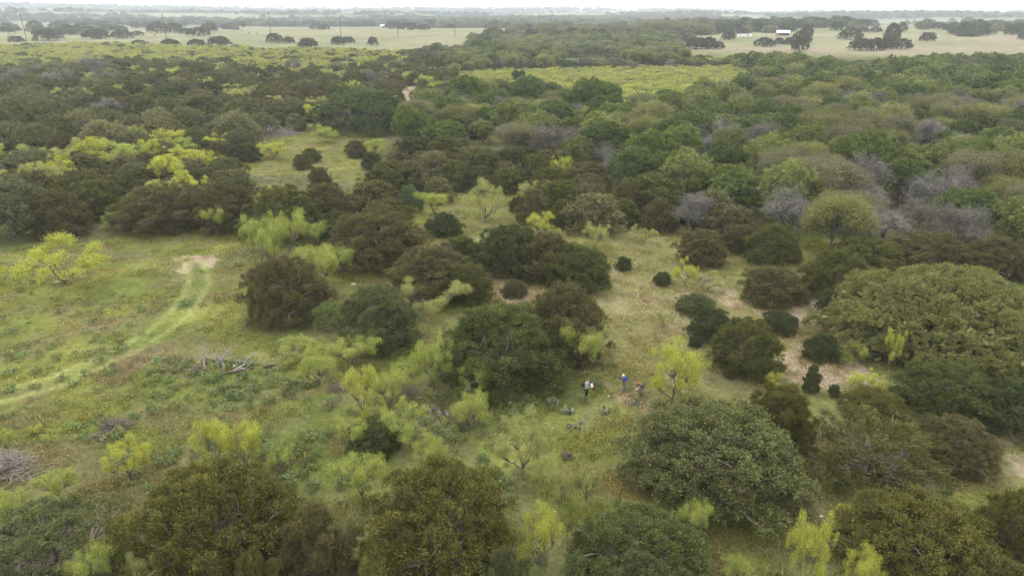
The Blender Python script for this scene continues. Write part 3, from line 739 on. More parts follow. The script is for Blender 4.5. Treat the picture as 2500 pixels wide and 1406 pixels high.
# the giant live oak motte
def giant_oak():
    x, y, z, R6, H = fit(2265, 640, 900, 350)
    R = R6 * 590 / 350; H *= 1.1
    r = np.random.default_rng(77)
    bl = dome_blobs(r, 230, 1, .95, .055, .105, .08, 1., 2.2, .93)
    bl = [(a * g, b * g, c * (.35 + .65 * g) , q) for (a, b, c, q), g in ((w, r.uniform(.84, 1.06)) for w in bl)]
    v, f, lr, br = leaves(r, bl, 9500, 26, .0145, .0078, .9, .35, .8, cull=.8, squash=1.45, inner=.0, bottom=-.05, spread=.02)
    core = leaves(r, [(0, 0, .2, .72)], 1200, 5, .07, .04, .5, .2, .8, squash=.6)
    lines = limb_lines(r, bl, 14, .12, .04)
    v = np.concatenate([v, core[0]]); f = np.concatenate([f, core[1] + len(v) - len(core[0])])
    m = finish('giant_oak', v, f, np.concatenate([lr, core[2]]), np.concatenate([br, core[3]]), M_LEAF, lines, M_BARKD)
    e = bpy.data.objects.new('live_oak', None); COL.objects.link(e)
    for pn in ('trunk', 'crown'): link(pn, m[pn], e, None, (.185, .200, .082))
    e.location = (x, y, z); e.scale = (R, R6 * 1.1, H); e.rotation_euler = (0, 0, -.25)
    tag(e, 'giant dome-shaped live oak with yellow-green lumpy crown at right', 'oak')
    placed.append((x - R * .4, y, R * .6)); placed.append((x + R * .4, y, R * .6))
giant_oak()

# ------------------------------------------------------------------ the woods: which kinds grow where
W_DARK = dict(juniper=.74, mesquite=.13, oak=.115, bare=.015)
ZONES = [   # outline at crown height in the photograph, weights, spacing factor, words for labels
 ([(1112, 166), (1300, 158), (1800, 152), (1855, 172), (1790, 196), (1700, 205), (1570, 240), (1480, 212), (1350, 200), (1130, 192)], dict(mesquite=.86, juniper=.1, bare=.04), .85, 'the broad yellow field'),
 ([(1000, 103), (1165, 104), (1160, 112), (850, 116), (850, 106)], None, 1, ''),
 ([(1370, 127), (1525, 128), (1525, 143), (1370, 145)], None, 1, ''),
 ([(1680, 137), (1640, 60), (2700, 30), (2700, 130), (2260, 137), (2080, 152), (1960, 136)], None, 1, ''),
 ([(-300, 40), (1150, 40), (1150, 103), (1000, 122), (700, 112), (560, 112), (430, 100), (-300, 96)], None, 1, ''),
 ([(-400, 100), (250, 104), (430, 110), (520, 112), (600, 140), (420, 150), (250, 140), (160, 165), (-400, 165)], dict(mesquite=.62, juniper=.25, oak=.13), .9, 'the yellow belt below the left pasture'),
 ([(520, 112), (850, 118), (1000, 125), (860, 165), (600, 165), (560, 140)], dict(juniper=.55, mesquite=.43, oak=.02), .8, 'the speckled wood under the middle pasture'),
 ([(-400, 160), (250, 150), (320, 200), (200, 215), (-400, 200)], dict(oak=.55, bare=.1, juniper=.3, mesquite=.05), 1.1, 'the grey-green wood at far left'),
 ([(-400, 225), (250, 225), (330, 330), (-400, 335)], dict(oak=.62, bare=.08, juniper=.3), 1.15, 'the live oak patch at left'),
 ([(330, 255), (760, 260), (760, 318), (330, 330)], dict(oak=.38, juniper=.35, broad=.17, bare=.1), 1.1, 'the mixed wood above the middle clearing'),
 ([(-400, 325), (300, 320), (640, 315), (600, 400), (560, 440), (450, 430), (-400, 440)], dict(juniper=.66, mesquite=.30, oak=.04), .9, 'the yellow-speckled thicket at left'),
 ([(-400, 140), (1060, 125), (1110, 200), (1180, 230), (1000, 225), (1000, 300), (760, 320), (-400, 330)], W_DARK, 1.08, 'the dark juniper belt at left'),
 ([(950, 100), (1150, 75), (1700, 60), (1720, 165), (1100, 168), (1050, 140)], dict(budding=.5, broad=.25, bare=.2, juniper=.05), 1.1, 'the pale wood along the creek'),
 ([(1700, 120), (2080, 140), (2700, 125), (2700, 175), (1700, 185)], dict(juniper=.45, broad=.3, oak=.1, budding=.1, mesquite=.05), 1.05, 'the dark tree line under the right pasture'),
 ([(945, 330), (1290, 345), (1400, 390), (1640, 450), (1850, 510), (2100, 560), (2700, 590), (2700, 700), (2000, 615), (1640, 580), (1400, 500), (1340, 470), (1100, 460), (880, 480), (930, 400)], dict(juniper=.92, broad=.04, mesquite=.02, bare=.02), .85, 'the olive juniper belt across the centre'),
 ([(1850, 400), (2700, 380), (2700, 600), (2100, 570), (1700, 490)], dict(bare=.5, budding=.26, broad=.19, juniper=.05), 1.0, 'the bare mauve wood at right'),
 ([(1950, 215), (2700, 240), (2700, 420), (1950, 400)], dict(budding=.46, broad=.27, bare=.25, juniper=.02), 1.1, 'the budding wood at right'),
 ([(2150, 160), (2700, 150), (2700, 260), (2150, 230)], dict(broad=.85, budding=.1, oak=.05), 1.15, 'the deep green wood at upper right'),
 ([(1650, 165), (2200, 165), (2200, 240), (1650, 260)], dict(budding=.35, broad=.4, mesquite=.15, bare=.1), 1.05, 'the wood right of the yellow field'),
 ([(1000, 200), (2700, 150), (2700, 600), (1700, 500), (1380, 400), (1250, 350), (1000, 330)], dict(broad=.58, budding=.18, bare=.17, juniper=.04, oak=.03), 1.1, 'the green elm wood at centre right'),
 ([(-400, 430), (560, 430), (880, 470), (880, 520), (300, 560), (-400, 560)], dict(juniper=.8, mesquite=.2), 1.0, 'the thicket above the left meadow'),
]
TINTS = dict(
  juniper=[(G_OL, 'olive'), (G_BR, 'brown-green'), (G_DK, 'dark green'), ((.14, .14, .07), 'grey-olive')],
  mesquite=[(Y_BR, 'bright yellow'), (Y_LI, 'lime green'), (Y_PA, 'pale yellow-green')],
  oak=[((.135, .148, .08), 'grey-green'), ((.175, .18, .10), 'pale sage green'), ((.11, .13, .062), 'dull green')],
  broad=[((.13, .175, .062), 'fresh green'), ((.10, .14, .058), 'deep green'), ((.175, .21, .085), 'light green')],
  bare=[((.175, .165, .152), 'mauve-grey'), ((.185, .172, .155), 'bleached grey'), ((.13, .12, .10), 'brown-grey')],
  budding=[((.175, .19, .092), 'pale olive'), ((.20, .215, .095), 'yellowish'), ((.165, .17, .108), 'grey-olive')])
WORD = dict(juniper='juniper', mesquite='mesquite', oak='live oak', broad='elm', bare='leafless tree', budding='budding tree')
RAD = dict(juniper=3.5, mesquite=2.6, oak=4.6, broad=4.2, bare=3.5, budding=3.9)
TALL = dict(juniper=4.7, mesquite=3.6, oak=5.6, broad=7.3, bare=6.0, budding=6.6)
cand = []
rz = np.random.default_rng(21)
PL = np.array(placed)
rows = []
dd = 84.0
while dd < 640:
    step = 3.7; nth = int(math.radians(92) * dd / 3.9)
    for q in range(nth):
        a = math.radians(-46) + math.radians(92) * (q + .5 + rz.uniform(-.42, .42)) / nth
        rows.append((a, dd + rz.uniform(-.45, .45) * step))
    dd += step
rows = np.array(rows); CX = np.sin(rows[:, 0]) * rows[:, 1]; CY = np.cos(rows[:, 0]) * rows[:, 1]; CZ = terrain(CX, CY)
PU, PV = project(CX, CY, CZ + 4.0); GU, GV = project(CX, CY, CZ)
zid = np.full(len(rows), -1)
for i in range(len(ZONES) - 1, -1, -1):
    w_ = ZONES[i][1] or {}
    tall = sum(w_.get(k, 0) * TALL[k] for k in w_) / max(sum(w_.values()), 1e-6) if w_ else 4.0
    pu_, pv_ = project(CX, CY, CZ + tall * .85)
    zid[inpoly(pu_, pv_, ZONES[i][0])] = i
for c in CLEAR:
    zid[inpoly(GU, GV, c) | inpoly(PU, PV, c)] = -1
zid[inpoly(GU, GV, [(-400, 575), (610, 575), (900, 700), (1500, 740), (1480, 560), (1640, 572), (1800, 640), (2000, 680), (2700, 720), (2700, 1400), (-400, 1400)])] = -1
nz = fbm(CX / 22, CY / 22, 3)
for i in np.argsort(rows[:, 1]):
    z = zid[i]
    if z < 0: continue
    poly, wt, sf, words = ZONES[z]
    if not wt: continue
    ks = list(wt); p = np.array([wt[k] for k in ks]); p = p / p.sum()
    # neighbours tend to be of one kind
    tq = (vnoise(CX[i] / 17 + z * 3, CY[i] / 17) * 1.0 + rz.random() * .9) / 1.9
    tq = min(max((tq - .5) * 1.5 + .5, 0), .999)
    kind = ks[int(np.searchsorted(np.cumsum(p), tq * .999))] if rz.random() < (.1 if 'yellow' in words else (.3 if PU[i] > 1000 else .5)) else rz.choice(ks, p=p)
    R = RAD[kind] * rz.uniform(.68, 1.3); H = TALL[kind] * rz.uniform(.78, 1.22) * (.6 + .4 * R / RAD[kind])
    if kind == 'mesquite': H = max(H, 1.3 * R) * (1.15 if words != 'the broad yellow field' else 1)
    if words == 'the broad yellow field': R *= .8; H *= .62
    if kind != 'mesquite' and words in ('the yellow belt below the left pasture', 'the speckled wood under the middle pasture', 'the yellow-speckled thicket at left'): H *= .72; R *= .85
    tu, tv = project(CX[i], CY[i], CZ[i] + H * .85)
    if kind != 'mesquite' and inpoly(tu, tv, ZONES[0][0]): kind = 'mesquite'; R = 2.2 * rz.uniform(.7, 1.2); H = 2.3 * rz.uniform(.8, 1.2)
    elif any(inpoly(tu, tv, c) for c in CLEAR): continue
    elif any(inpoly(tu, tv, q[0]) for q in ZONES[1:5]): H *= .55; R *= .8
    if (np.hypot(PL[:, 0] - CX[i], PL[:, 1] - CY[i]) < PL[:, 2] + R * .55).any(): continue
    cand.append((kind, CX[i], CY[i], CZ[i] - .1, R, H, z, rows[i, 1], PU[i], PV[i], rz.integers(0, 99), rz.integers(0, 9), rz.uniform(.82, 1.2)))
# thin out: keep a tree only when its centre is not inside a nearer kept crown
cell = {}
kept = []
for c in cand:
    key = (int(c[1] // 8), int(c[2] // 8)); ok = True
    sf = ZONES[c[6]][2]
    for ax in (-1, 0, 1):
        for ay in (-1, 0, 1):
            for q in cell.get((key[0] + ax, key[1] + ay), ()):
                if math.hypot(q[1] - c[1], q[2] - c[2]) < (q[4] + c[4]) * .62 * sf: ok = False; break
            if not ok: break
        if not ok: break
    if ok: kept.append(c); cell.setdefault(key, []).append(c)
count = {k: 0 for k in RAD}
handn = {k: sum(1 for h in HAND if h[0] == k) for k in RAD}
single = []; rest = {k: [] for k in RAD}
for c in kept:
    inview = -60 < c[8] < 2560
    if inview and count[c[0]] + handn[c[0]] < 296:
        count[c[0]] += 1; single.append(c)
    else: rest[c[0]].append(c)

MARKS = [(158, 600, 'the lone yellow mesquite'), (440, 560, 'the left meadow far side'), (60, 480, 'the left edge live oak'), (690, 380, 'the middle clearing'),
         (890, 270, 'the big dark live oak'), (1220, 330, 'the small dirt opening'), (1185, 450, 'the twin-topped mesquite'), (1405, 355, 'the tan leafless tree'), (1545, 385, 'the bleached leafless tree'),
         (1500, 480, 'the grassy slope top'), (1810, 470, 'the sprawling bleached tree'), (2220, 520, 'the wide mauve tree'), (2280, 640, 'the giant live oak'), (1720, 560, 'the round brown juniper'),
         (1000, 225, 'the tan dirt bank'), (1266, 190, 'the lone field tree'), (1500, 200, 'the near yellow field edge'), (1800, 180, 'the yellow field right end'),
         (60, 110, 'the leftmost utility pole'), (405, 110, 'the second utility pole'), (700, 120, 'the middle pasture'), (1100, 120, 'the creek wood'), (1445, 136, 'the brown strip field'), (1950, 130, 'the right pasture'),
         (2400, 140, 'the right pasture end'), (315, 262, 'the small pale gap'), (120, 280, 'the left live oaks'), (2440, 330, 'the right edge'), (2050, 330, 'the right wood middle')]
MARKA = np.array([(m[0], m[1] * 1.8) for m in MARKS])
lab = {}
info = []
for c in single:
    kind, u, v = c[0], c[8], c[9]
    tl = TINTS[kind][c[10] % len(TINTS[kind])]
    size = 'small ' if c[4] < RAD[kind] * .82 else ('large ' if c[4] > RAD[kind] * 1.16 else '')
    m = int(np.argmin(np.hypot(MARKA[:, 0] - u, MARKA[:, 1] - v * 1.8)))
    rel = 'right of' if u - MARKS[m][0] > 45 else ('left of' if MARKS[m][0] - u > 45 else ('beyond' if v < MARKS[m][1] else 'in front of'))
    if MARKS[m][2] == 'the right edge': rel = 'near'
    key = '%s%s %s %s %s' % (size, tl[1], WORD[kind], rel, MARKS[m][2])
    lab.setdefault(key, []).append(len(info)); info.append((c, tl[0]))
ORD = ['leftmost', 'second from left', 'third from left', 'fourth from left', 'fifth from left', 'sixth from left', 'seventh from left', 'eighth from left', 'ninth from left', 'tenth from left', 'eleventh from left', 'twelfth from left', 'thirteenth from left', 'fourteenth from left', 'fifteenth from left', 'sixteenth from left']
final = [None] * len(info)
for key, ids in lab.items():
    ids = sorted(ids, key=lambda i: info[i][0][8])
    for n, i in enumerate(ids):
        final[i] = key if len(ids) == 1 else (('%s, %s' % (key, ORD[n])) if len(ids) <= len(ORD) else key)
GRP = dict(juniper='junipers of the woods', mesquite='mesquites of the woods', oak='live oaks of the woods', broad='elms of the woods', bare='leafless trees of the woods', budding='budding trees of the woods')
for i, (c, tint) in enumerate(info):
    kind, x, y, z, R, H, zz, d, u, v, ti, var, sh = c
    lod = 0 if d < 140 and kind in ('broad', 'budding', 'bare', 'oak') else (1 if d < 230 else 2)
    put_tree(kind, x, y, z, R, H, lod, var, [t * sh for t in tint], final[i], GRP[kind], parts=(d < 175))

# ------------------------------------------------------------------ instanced masses (geometry nodes)
def scatter(name, pts, rot, scl, idx, tint, meshes, label, cat, zup=True):
    pts = np.asarray(pts, np.float32); n = len(pts)
    me = bpy.data.meshes.new(name); me.vertices.add(n); me.vertices.foreach_set('co', pts.ravel())
    def at(k, t, a, f): q = me.attributes.new(k, t, 'POINT'); q.data.foreach_set(f, np.asarray(a).ravel())
    at('turn', 'FLOAT_VECTOR', np.stack([np.zeros(n), np.zeros(n), rot], 1).astype(np.float32), 'vector')
    at('size', 'FLOAT_VECTOR', np.asarray(scl, np.float32), 'vector')
    at('pick', 'INT', np.asarray(idx, np.int32), 'value')
    at('tint', 'FLOAT_COLOR', np.concatenate([np.asarray(tint), np.ones((n, 1))], 1).astype(np.float32), 'color')
    coll = bpy.data.collections.new(name + '_kinds')
    for k, m in enumerate(meshes):
        o = bpy.data.objects.new('%s_kind_%d' % (name, k), m); coll.objects.link(o)
    g = bpy.data.node_groups.new(name, 'GeometryNodeTree')
    g.interface.new_socket('Geometry', in_out='INPUT', socket_type='NodeSocketGeometry')
    g.interface.new_socket('Geometry', in_out='OUTPUT', socket_type='NodeSocketGeometry')
    N = g.nodes.new; L = g.links.new
    gi = N('NodeGroupInput'); go = N('NodeGroupOutput'); ip = N('GeometryNodeInstanceOnPoints'); ci = N('GeometryNodeCollectionInfo')
    ci.inputs[0].default_value = coll; ci.inputs[1].default_value = True; ci.inputs[2].default_value = True
    def na(k, t):
        a = N('GeometryNodeInputNamedAttribute'); a.data_type = t; a.inputs[0].default_value = k; return a.outputs[0]
    er = N('FunctionNodeEulerToRotation')
    L(gi.outputs[0], ip.inputs['Points']); L(ci.outputs[0], ip.inputs['Instance']); ip.inputs['Pick Instance'].default_value = True
    L(na('pick', 'INT'), ip.inputs['Instance Index']); L(na('turn', 'FLOAT_VECTOR'), er.inputs[0]); L(er.outputs[0], ip.inputs['Rotation'])
    L(na('size', 'FLOAT_VECTOR'), ip.inputs['Scale']); L(ip.outputs[0], go.inputs[0])
    o = link(name, me, None, 'stuff'); md = o.modifiers.new('scatter', 'NODES'); md.node_group = g
    o['label'] = label; o['category'] = cat
    return o
STUFFN = dict(juniper=('juniper_wood', 'far dark junipers merging into one wood', 'woodland'), mesquite=('mesquite_wood', 'far yellow mesquites merging into one thicket', 'thicket'),
              oak=('oak_wood', 'far grey-green live oaks merging into one wood', 'woodland'), broad=('elm_wood', 'far green elm canopy merging into one wood', 'woodland'),
              bare=('bare_wood', 'far leafless mauve trees merging into one wood', 'woodland'), budding=('budding_wood', 'far pale budding trees merging into one wood', 'woodland'))
for kind, L_ in rest.items():
    if not L_: continue
    a = np.array([(c[1], c[2], c[3]) for c in L_]); R = np.array([c[4] for c in L_]); H = np.array([c[5] for c in L_]) / HGT[kind]
    t = np.array([[q * c[12] for q in TINTS[kind][c[10] % len(TINTS[kind])][0]] for c in L_])
    if kind == 'mesquite': t = t * .5 + np.array([[.17, .175, .07]])
    ms = [p['both'] for p in PROTO[kind, 2]]
    nm = STUFFN[kind]
    scatter(nm[0], a, rz.uniform(0, 6.28, len(a)), np.stack([R, R, H], 1), [c[11] % len(ms) for c in L_], t, ms, nm[1], nm[2])

# ------------------------------------------------------------------ oaks of the far pastures, one by one
FAR = [(20,60,78,60),(88,55,78,38),(150,55,75,50),(175,65,85,50),(120,75,100,70),(235,75,96,60),(300,77,95,45),(335,78,88,30),(332,58,70,20),(354,58,69,18),(385,58,82,40),(425,60,82,40),(455,71,84,28),(485,70,89,50),(512,60,78,35),(565,58,72,45),(537,92,113,55),(480,98,112,50),(415,98,115,60),(340,100,115,60),(40,90,103,80),
 (670,85,105,36),(705,92,106,28),(752,96,117,44),(826,92,110,30),(910,93,111,24),(850,92,105,30),(1139,58,68,28),(1187,62,70,12),(1241,64,73,13),(1327,44,60,12),(1368,55,64,22),(1395,55,64,18),(1515,58,70,20),(1609,62,76,45),(873,50,61,20),(900,53,66,32),(960,55,72,35),(995,57,74,60),(1035,62,74,30),(1100,60,70,35),
 (1778,79,98,30),(1865,95,114,48),(1902,95,109,24),(1925,94,110,20),(1952,95,125,38),(1955,80,108,45),(1968,65,95,28),(2042,56,76,26),(2076,72,97,50),(2105,68,79,45),(2137,68,79,26),(2100,97,124,55),(2140,96,123,45),(2165,94,120,40),(2202,98,121,42),(2176,62,98,32),(2180,85,100,30),(2200,58,80,22),(2264,82,101,34),(2254,57,71,26),(2290,57,72,40),(2330,57,74,32),(2363,46,64,30),(2387,52,75,40),(2420,52,70,30),(2497,80,98,24),(2445,55,68,40),(1700,95,120,50),(1730,95,120,40),(1755,105,120,25)]
farpos = []
fl = {}
FARL = []
for k, (u, t, b, w) in enumerate(FAR):
    area = 'left pasture' if u < 620 else ('middle pasture' if u < 1650 else 'right pasture')
    shp = 'wide' if w > 44 else ('small' if w < 26 else 'rounded')
    near = 'nearer' if b > 95 else 'farther'
    key = '%s live oak in the %s part of the %s' % (shp, near, area)
    FARL.append(key); fl.setdefault(key, []).append(k)
for key, ids in fl.items():
    ids.sort(key=lambda i: FAR[i][0])
    for n, i in enumerate(ids): FARL[i] = key if len(ids) == 1 or n >= len(ORD) else key + ', ' + ORD[n]
for k, (u, t, b, w) in enumerate(FAR):
    x, y, z = ground_at(u, b); d = math.hypot(x, y)
    sl = math.hypot(d, CAMZ - z); c = math.cos(math.atan2(abs(x), y))
    R = w * sl * c / FPX / 2; H = min((b - t) * sl * c / FPX * 1.0, 17)
    H = max(min(H, 15), 5)
    R = min(R, 16, H * 1.25)
    put_tree('oak', x, y, z - .2, R, H, 2, k, (.062 + .01 * (k % 3), .072, .036), FARL[k], 'live oaks dotting the far pastures', False)
    farpos.append((x, y, R))
FP = np.array(farpos)

# ------------------------------------------------------------------ far country woodland
n = 26000
a = rz.uniform(-.82, .82, n); d = 600 * np.exp(rz.random(n) ** .8 * math.log(5200 / 600))
x = np.sin(a) * d; y = np.cos(a) * d; z = terrain(x, y); u, v = project(x, y, z)
dens = fbm(x / 260 + 3, y / 150 + 8, 4) * .5 + fbm(x / 900 + 3, y / 420 + 8, 4) * .5
keep = dens > .495
lo = sstep(60, 40, v)
pas = inpoly(u, v, [(-300, 56), (500, 62), (700, 68), (840, 80), (1150, 74), (1400, 64), (1640, 66), (1660, 84), (1150, 100), (1150, 125), (-300, 125)]) | inpoly(u, v, [(1640, 62), (2700, 40), (2700, 160), (1640, 160)])
keep &= ~pas | ((fbm(x / 60 + 9, y / 40, 3) > .70) & (v < 95))
keep |= inpoly(u, v, [(1250, 78), (1600, 78), (1700, 95), (1700, 125), (1550, 120), (1250, 105)]) & (rz.random(n) < .8)
keep |= inpoly(u, v, [(1560, 58), (1900, 55), (2000, 65), (1960, 75), (1900, 80), (1700, 88), (1560, 80)]) & (rz.random(n) < .85)
keep &= ~inpoly(u, v, [(1340, 120), (1550, 120), (1550, 150), (1340, 150)])
x, y, z, d = x[keep], y[keep], z[keep], d[keep]; n = len(x)
R = rz.uniform(4, 8, n) * (1 + d / 5000); H = rz.uniform(6, 9.5, n) * (1 + d / 9000)
pale = inpoly(*project(x, y, z), [(1050, 40), (1750, 40), (1750, 130), (1000, 130)])
tint = np.where((rz.random(n) < np.where(pale, .8, .3))[:, None], np.array([[.16, .165, .09]]), np.array([[.085, .095, .05]])) * rz.uniform(.8, 1.25, (n, 1))
ms = [p['both'] for p in PROTO['oak', 2]] + [PROTO['budding', 2][0]['both']]
scatter('far_woodland', np.stack([x, y, z - .3], 1), rz.uniform(0, 6.28, n), np.stack([R, R, H / 1.3], 1), rz.integers(0, len(ms), n), tint, ms, 'hazy woodland covering the far country up to the skyline', 'woodland')

# ------------------------------------------------------------------ meadow grass and low herbs
def tuft(seed, n, w, h, lw):
    r = np.random.default_rng(seed)
    P = np.stack([r.normal(size=n) * w, r.normal(size=n) * w, np.zeros(n)], 1)
    D = unit(np.stack([r.normal(size=n) * .5, r.normal(size=n) * .5, np.ones(n)], 1)); L = (h * r.uniform(.5, 1.2, n))[:, None]
    W = unit(np.cross(D, r.normal(size=(n, 3)))) * lw
    v = np.stack([P - W, P + W, P + D * L + W * .2, P + D * L - W * .2], 1).reshape(-1, 3)
    return new_mesh('grass_tuft', v, np.arange(n * 4).reshape(-1, 4), [M_GRASS], {'leaf_random': np.repeat(r.random(n), 4), 'spray_random': np.repeat(r.random(n), 4)})
def meadow():
    r = np.random.default_rng(8)
    n = 170000
    a = r.uniform(-.80, .80, n); d = 18 * np.exp(r.random(n) ** .85 * math.log(190 / 18))
    x = np.sin(a) * d; y = np.cos(a) * d
    c = ground_colour(x, y)
    clump = fbm(x / 2.2 + 11, y / 2.2, 3)
    bright = c.sum(1)
    tq = seg_dist(x, y)
    keep = (clump > .44) & (bright < .56) & (tq > 1.5) & (r.random(n) < .5)
    x, y, c, clump, d = x[keep], y[keep], c[keep], clump[keep], d[keep]; n = len(x)
    s = r.uniform(.5, 1.15, n) * (1 + (clump - .4) * 1.6) * (1 + d / 160)
    c = c * 1.9 * r.uniform(.7, 1.35, (n, 1)) * (1 + r.uniform(-.12, .12, (n, 3)))
    scatter('meadow_grass', np.stack([x, y, terrain(x, y) - .02], 1), r.uniform(0, 6.28, n), np.stack([s, s, s * r.uniform(.35, .8, n)], 1),
            r.integers(0, 3, n), c, [tuft(1, 26, .2, .17, .016), tuft(2, 20, .14, .24, .014), tuft(3, 30, .26, .12, .02)], 'spring grass and low herbs covering the open meadow and slopes', 'grass')
    # knee-high grey-green herbs and weeds in drifts
    n = 60000
    a = r.uniform(-.80, .80, n); d = 22 * np.exp(r.random(n) * math.log(120 / 22)); x = np.sin(a) * d; y = np.cos(a) * d
    u, v = project(x, y, terrain(x, y))
    dr = fbm(x / 7 + 31, y / 5 + 2, 3)
    pr = np.where(inpoly(u, v, [(380, 880), (680, 890), (820, 960), (560, 1010), (330, 1020)]) | inpoly(u, v, [(170, 1030), (340, 1010), (330, 1090), (190, 1080)]), .2, 0.0)
    pr = np.maximum(pr, sstep(.54, .66, dr) * .10) * (u < 1500)
    pr = np.maximum(pr, inpoly(u, v, [(0, 680), (380, 820), (240, 960), (0, 900)]) * .05)
    pr *= ground_colour(x, y).sum(1) < .5
    keep = r.random(n) < pr; x, y = x[keep], y[keep]; n = len(x)
    s = r.uniform(.5, 1.3, n)
    c = np.array([.175, .215, .10]) * r.uniform(.7, 1.4, (n, 1)) * (1 + r.uniform(-.12, .12, (n, 3)))
    def herb(seed):
        q = np.random.default_rng(seed)
        v_, f_, l_, b_ = leaves(q, [(0, 0, .12, .26), (.2, .1, .1, .2), (-.15, .2, .1, .2)], 46, 5, .13, .05, .6, .6, .8, spread=.08)
        return new_mesh('herb', v_, f_, [M_LEAF], {'leaf_random': l_, 'spray_random': b_})
    scatter('meadow_herbs', np.stack([x, y, terrain(x, y) - .02], 1), r.uniform(0, 6.28, n), np.stack([s, s, s], 1), r.integers(0, 3, n), c,
            [herb(1), herb(2), herb(3)], 'grey-green leafy weeds growing in drifts through the grass', 'weeds')
    # limestone scraps on the bare ground
    n = 60000
    a = r.uniform(-.80, .80, n); d = 25 * np.exp(r.random(n) * math.log(110 / 25)); x = np.sin(a) * d; y = np.cos(a) * d
    c = ground_colour(x, y); keep = (c[:, 0] > .235) & (c[:, 2] > .115) & (r.random(n) < .3)
    x, y = x[keep], y[keep]; n = len(x); s = .025 + r.random(n) ** 4 * .13
    def chip(seed):
        q = np.random.default_rng(seed); V = np.array([(sx, sy, sz) for sx in (-1, 1) for sy in (-1, 1) for sz in (-.45, .45)]) * q.uniform(.6, 1.1, (8, 3))
        F = [(0, 1, 3, 2), (4, 6, 7, 5), (0, 4, 5, 1), (2, 3, 7, 6), (0, 2, 6, 4), (1, 5, 7, 3)]
        return new_mesh('chip', V, np.array(F), [M_STONE])
    scatter('limestone_gravel', np.stack([x, y, terrain(x, y)], 1), r.uniform(0, 6.28, n), np.stack([s, s, s], 1), r.integers(0, 3, n), np.full((n, 3), .5),
            [chip(4), chip(5), chip(6)], 'pale limestone chips scattered over the bare slope and trail', 'gravel')
M_STONE = simple('limestone', (.34, .31, .25), .9, .25, 3)
meadow()

# ------------------------------------------------------------------ rocks one can pick out
def rock(u, v, s, label):
    x, y, z = ground_at(u, v); r = np.random.default_rng(int(u * 7 + v))
    V = []; F = []
    nu, nv = 9, 6
    for i in range(nv + 1):
        for j in range(nu):
            t = math.pi * i / nv; p = 2 * math.pi * j / nu
            V.append((math.sin(t) * math.cos(p), math.sin(t) * math.sin(p), math.cos(t) * .5))
    V = np.array(V); V = V * (1 + .25 * (np.round(fbm(V[:, 0] * 1.3 + u, V[:, 1] * 1.3 + V[:, 2], 2) * 5) / 5 - .5))[:, None]
    for i in range(nv):
        for j in range(nu): F.append((i * nu + j, (i + 1) * nu + j, (i + 1) * nu + (j + 1) % nu, i * nu + (j + 1) % nu))
    o = link('limestone_rock', new_mesh('rock', V, np.array(F), [M_STONE])); o.location = (x, y, z + .05); o.scale = (s, s * .75, s * .8); o.rotation_euler[2] = u
    tag(o, label, 'rock', 'limestone rocks lying in the grass')
rock(863, 695, .35, 'white limestone rock under the lime mesquite by the left meadow')
rock(576, 893, .3, 'small white rock beside the fallen dead tree')
rock(250, 1072, .22, 'pale rock at the foot of the grassy brush mound')
rock(140, 690, .3, 'pale rock left of the lone yellow mesquite trunk')
rock(1245, 984, .2, 'pale rock below the great central juniper')
rock(2005, 1262, .15, 'pale rock in the shaded grass at lower right')
rock(1486, 968, .12, 'white rock on the stony patch between the hikers')
rock(1338, 484, .5, 'white rock at the right end of the small clearing')
rock(1503, 884, .11, 'white rock in the grass above the blue hiker')

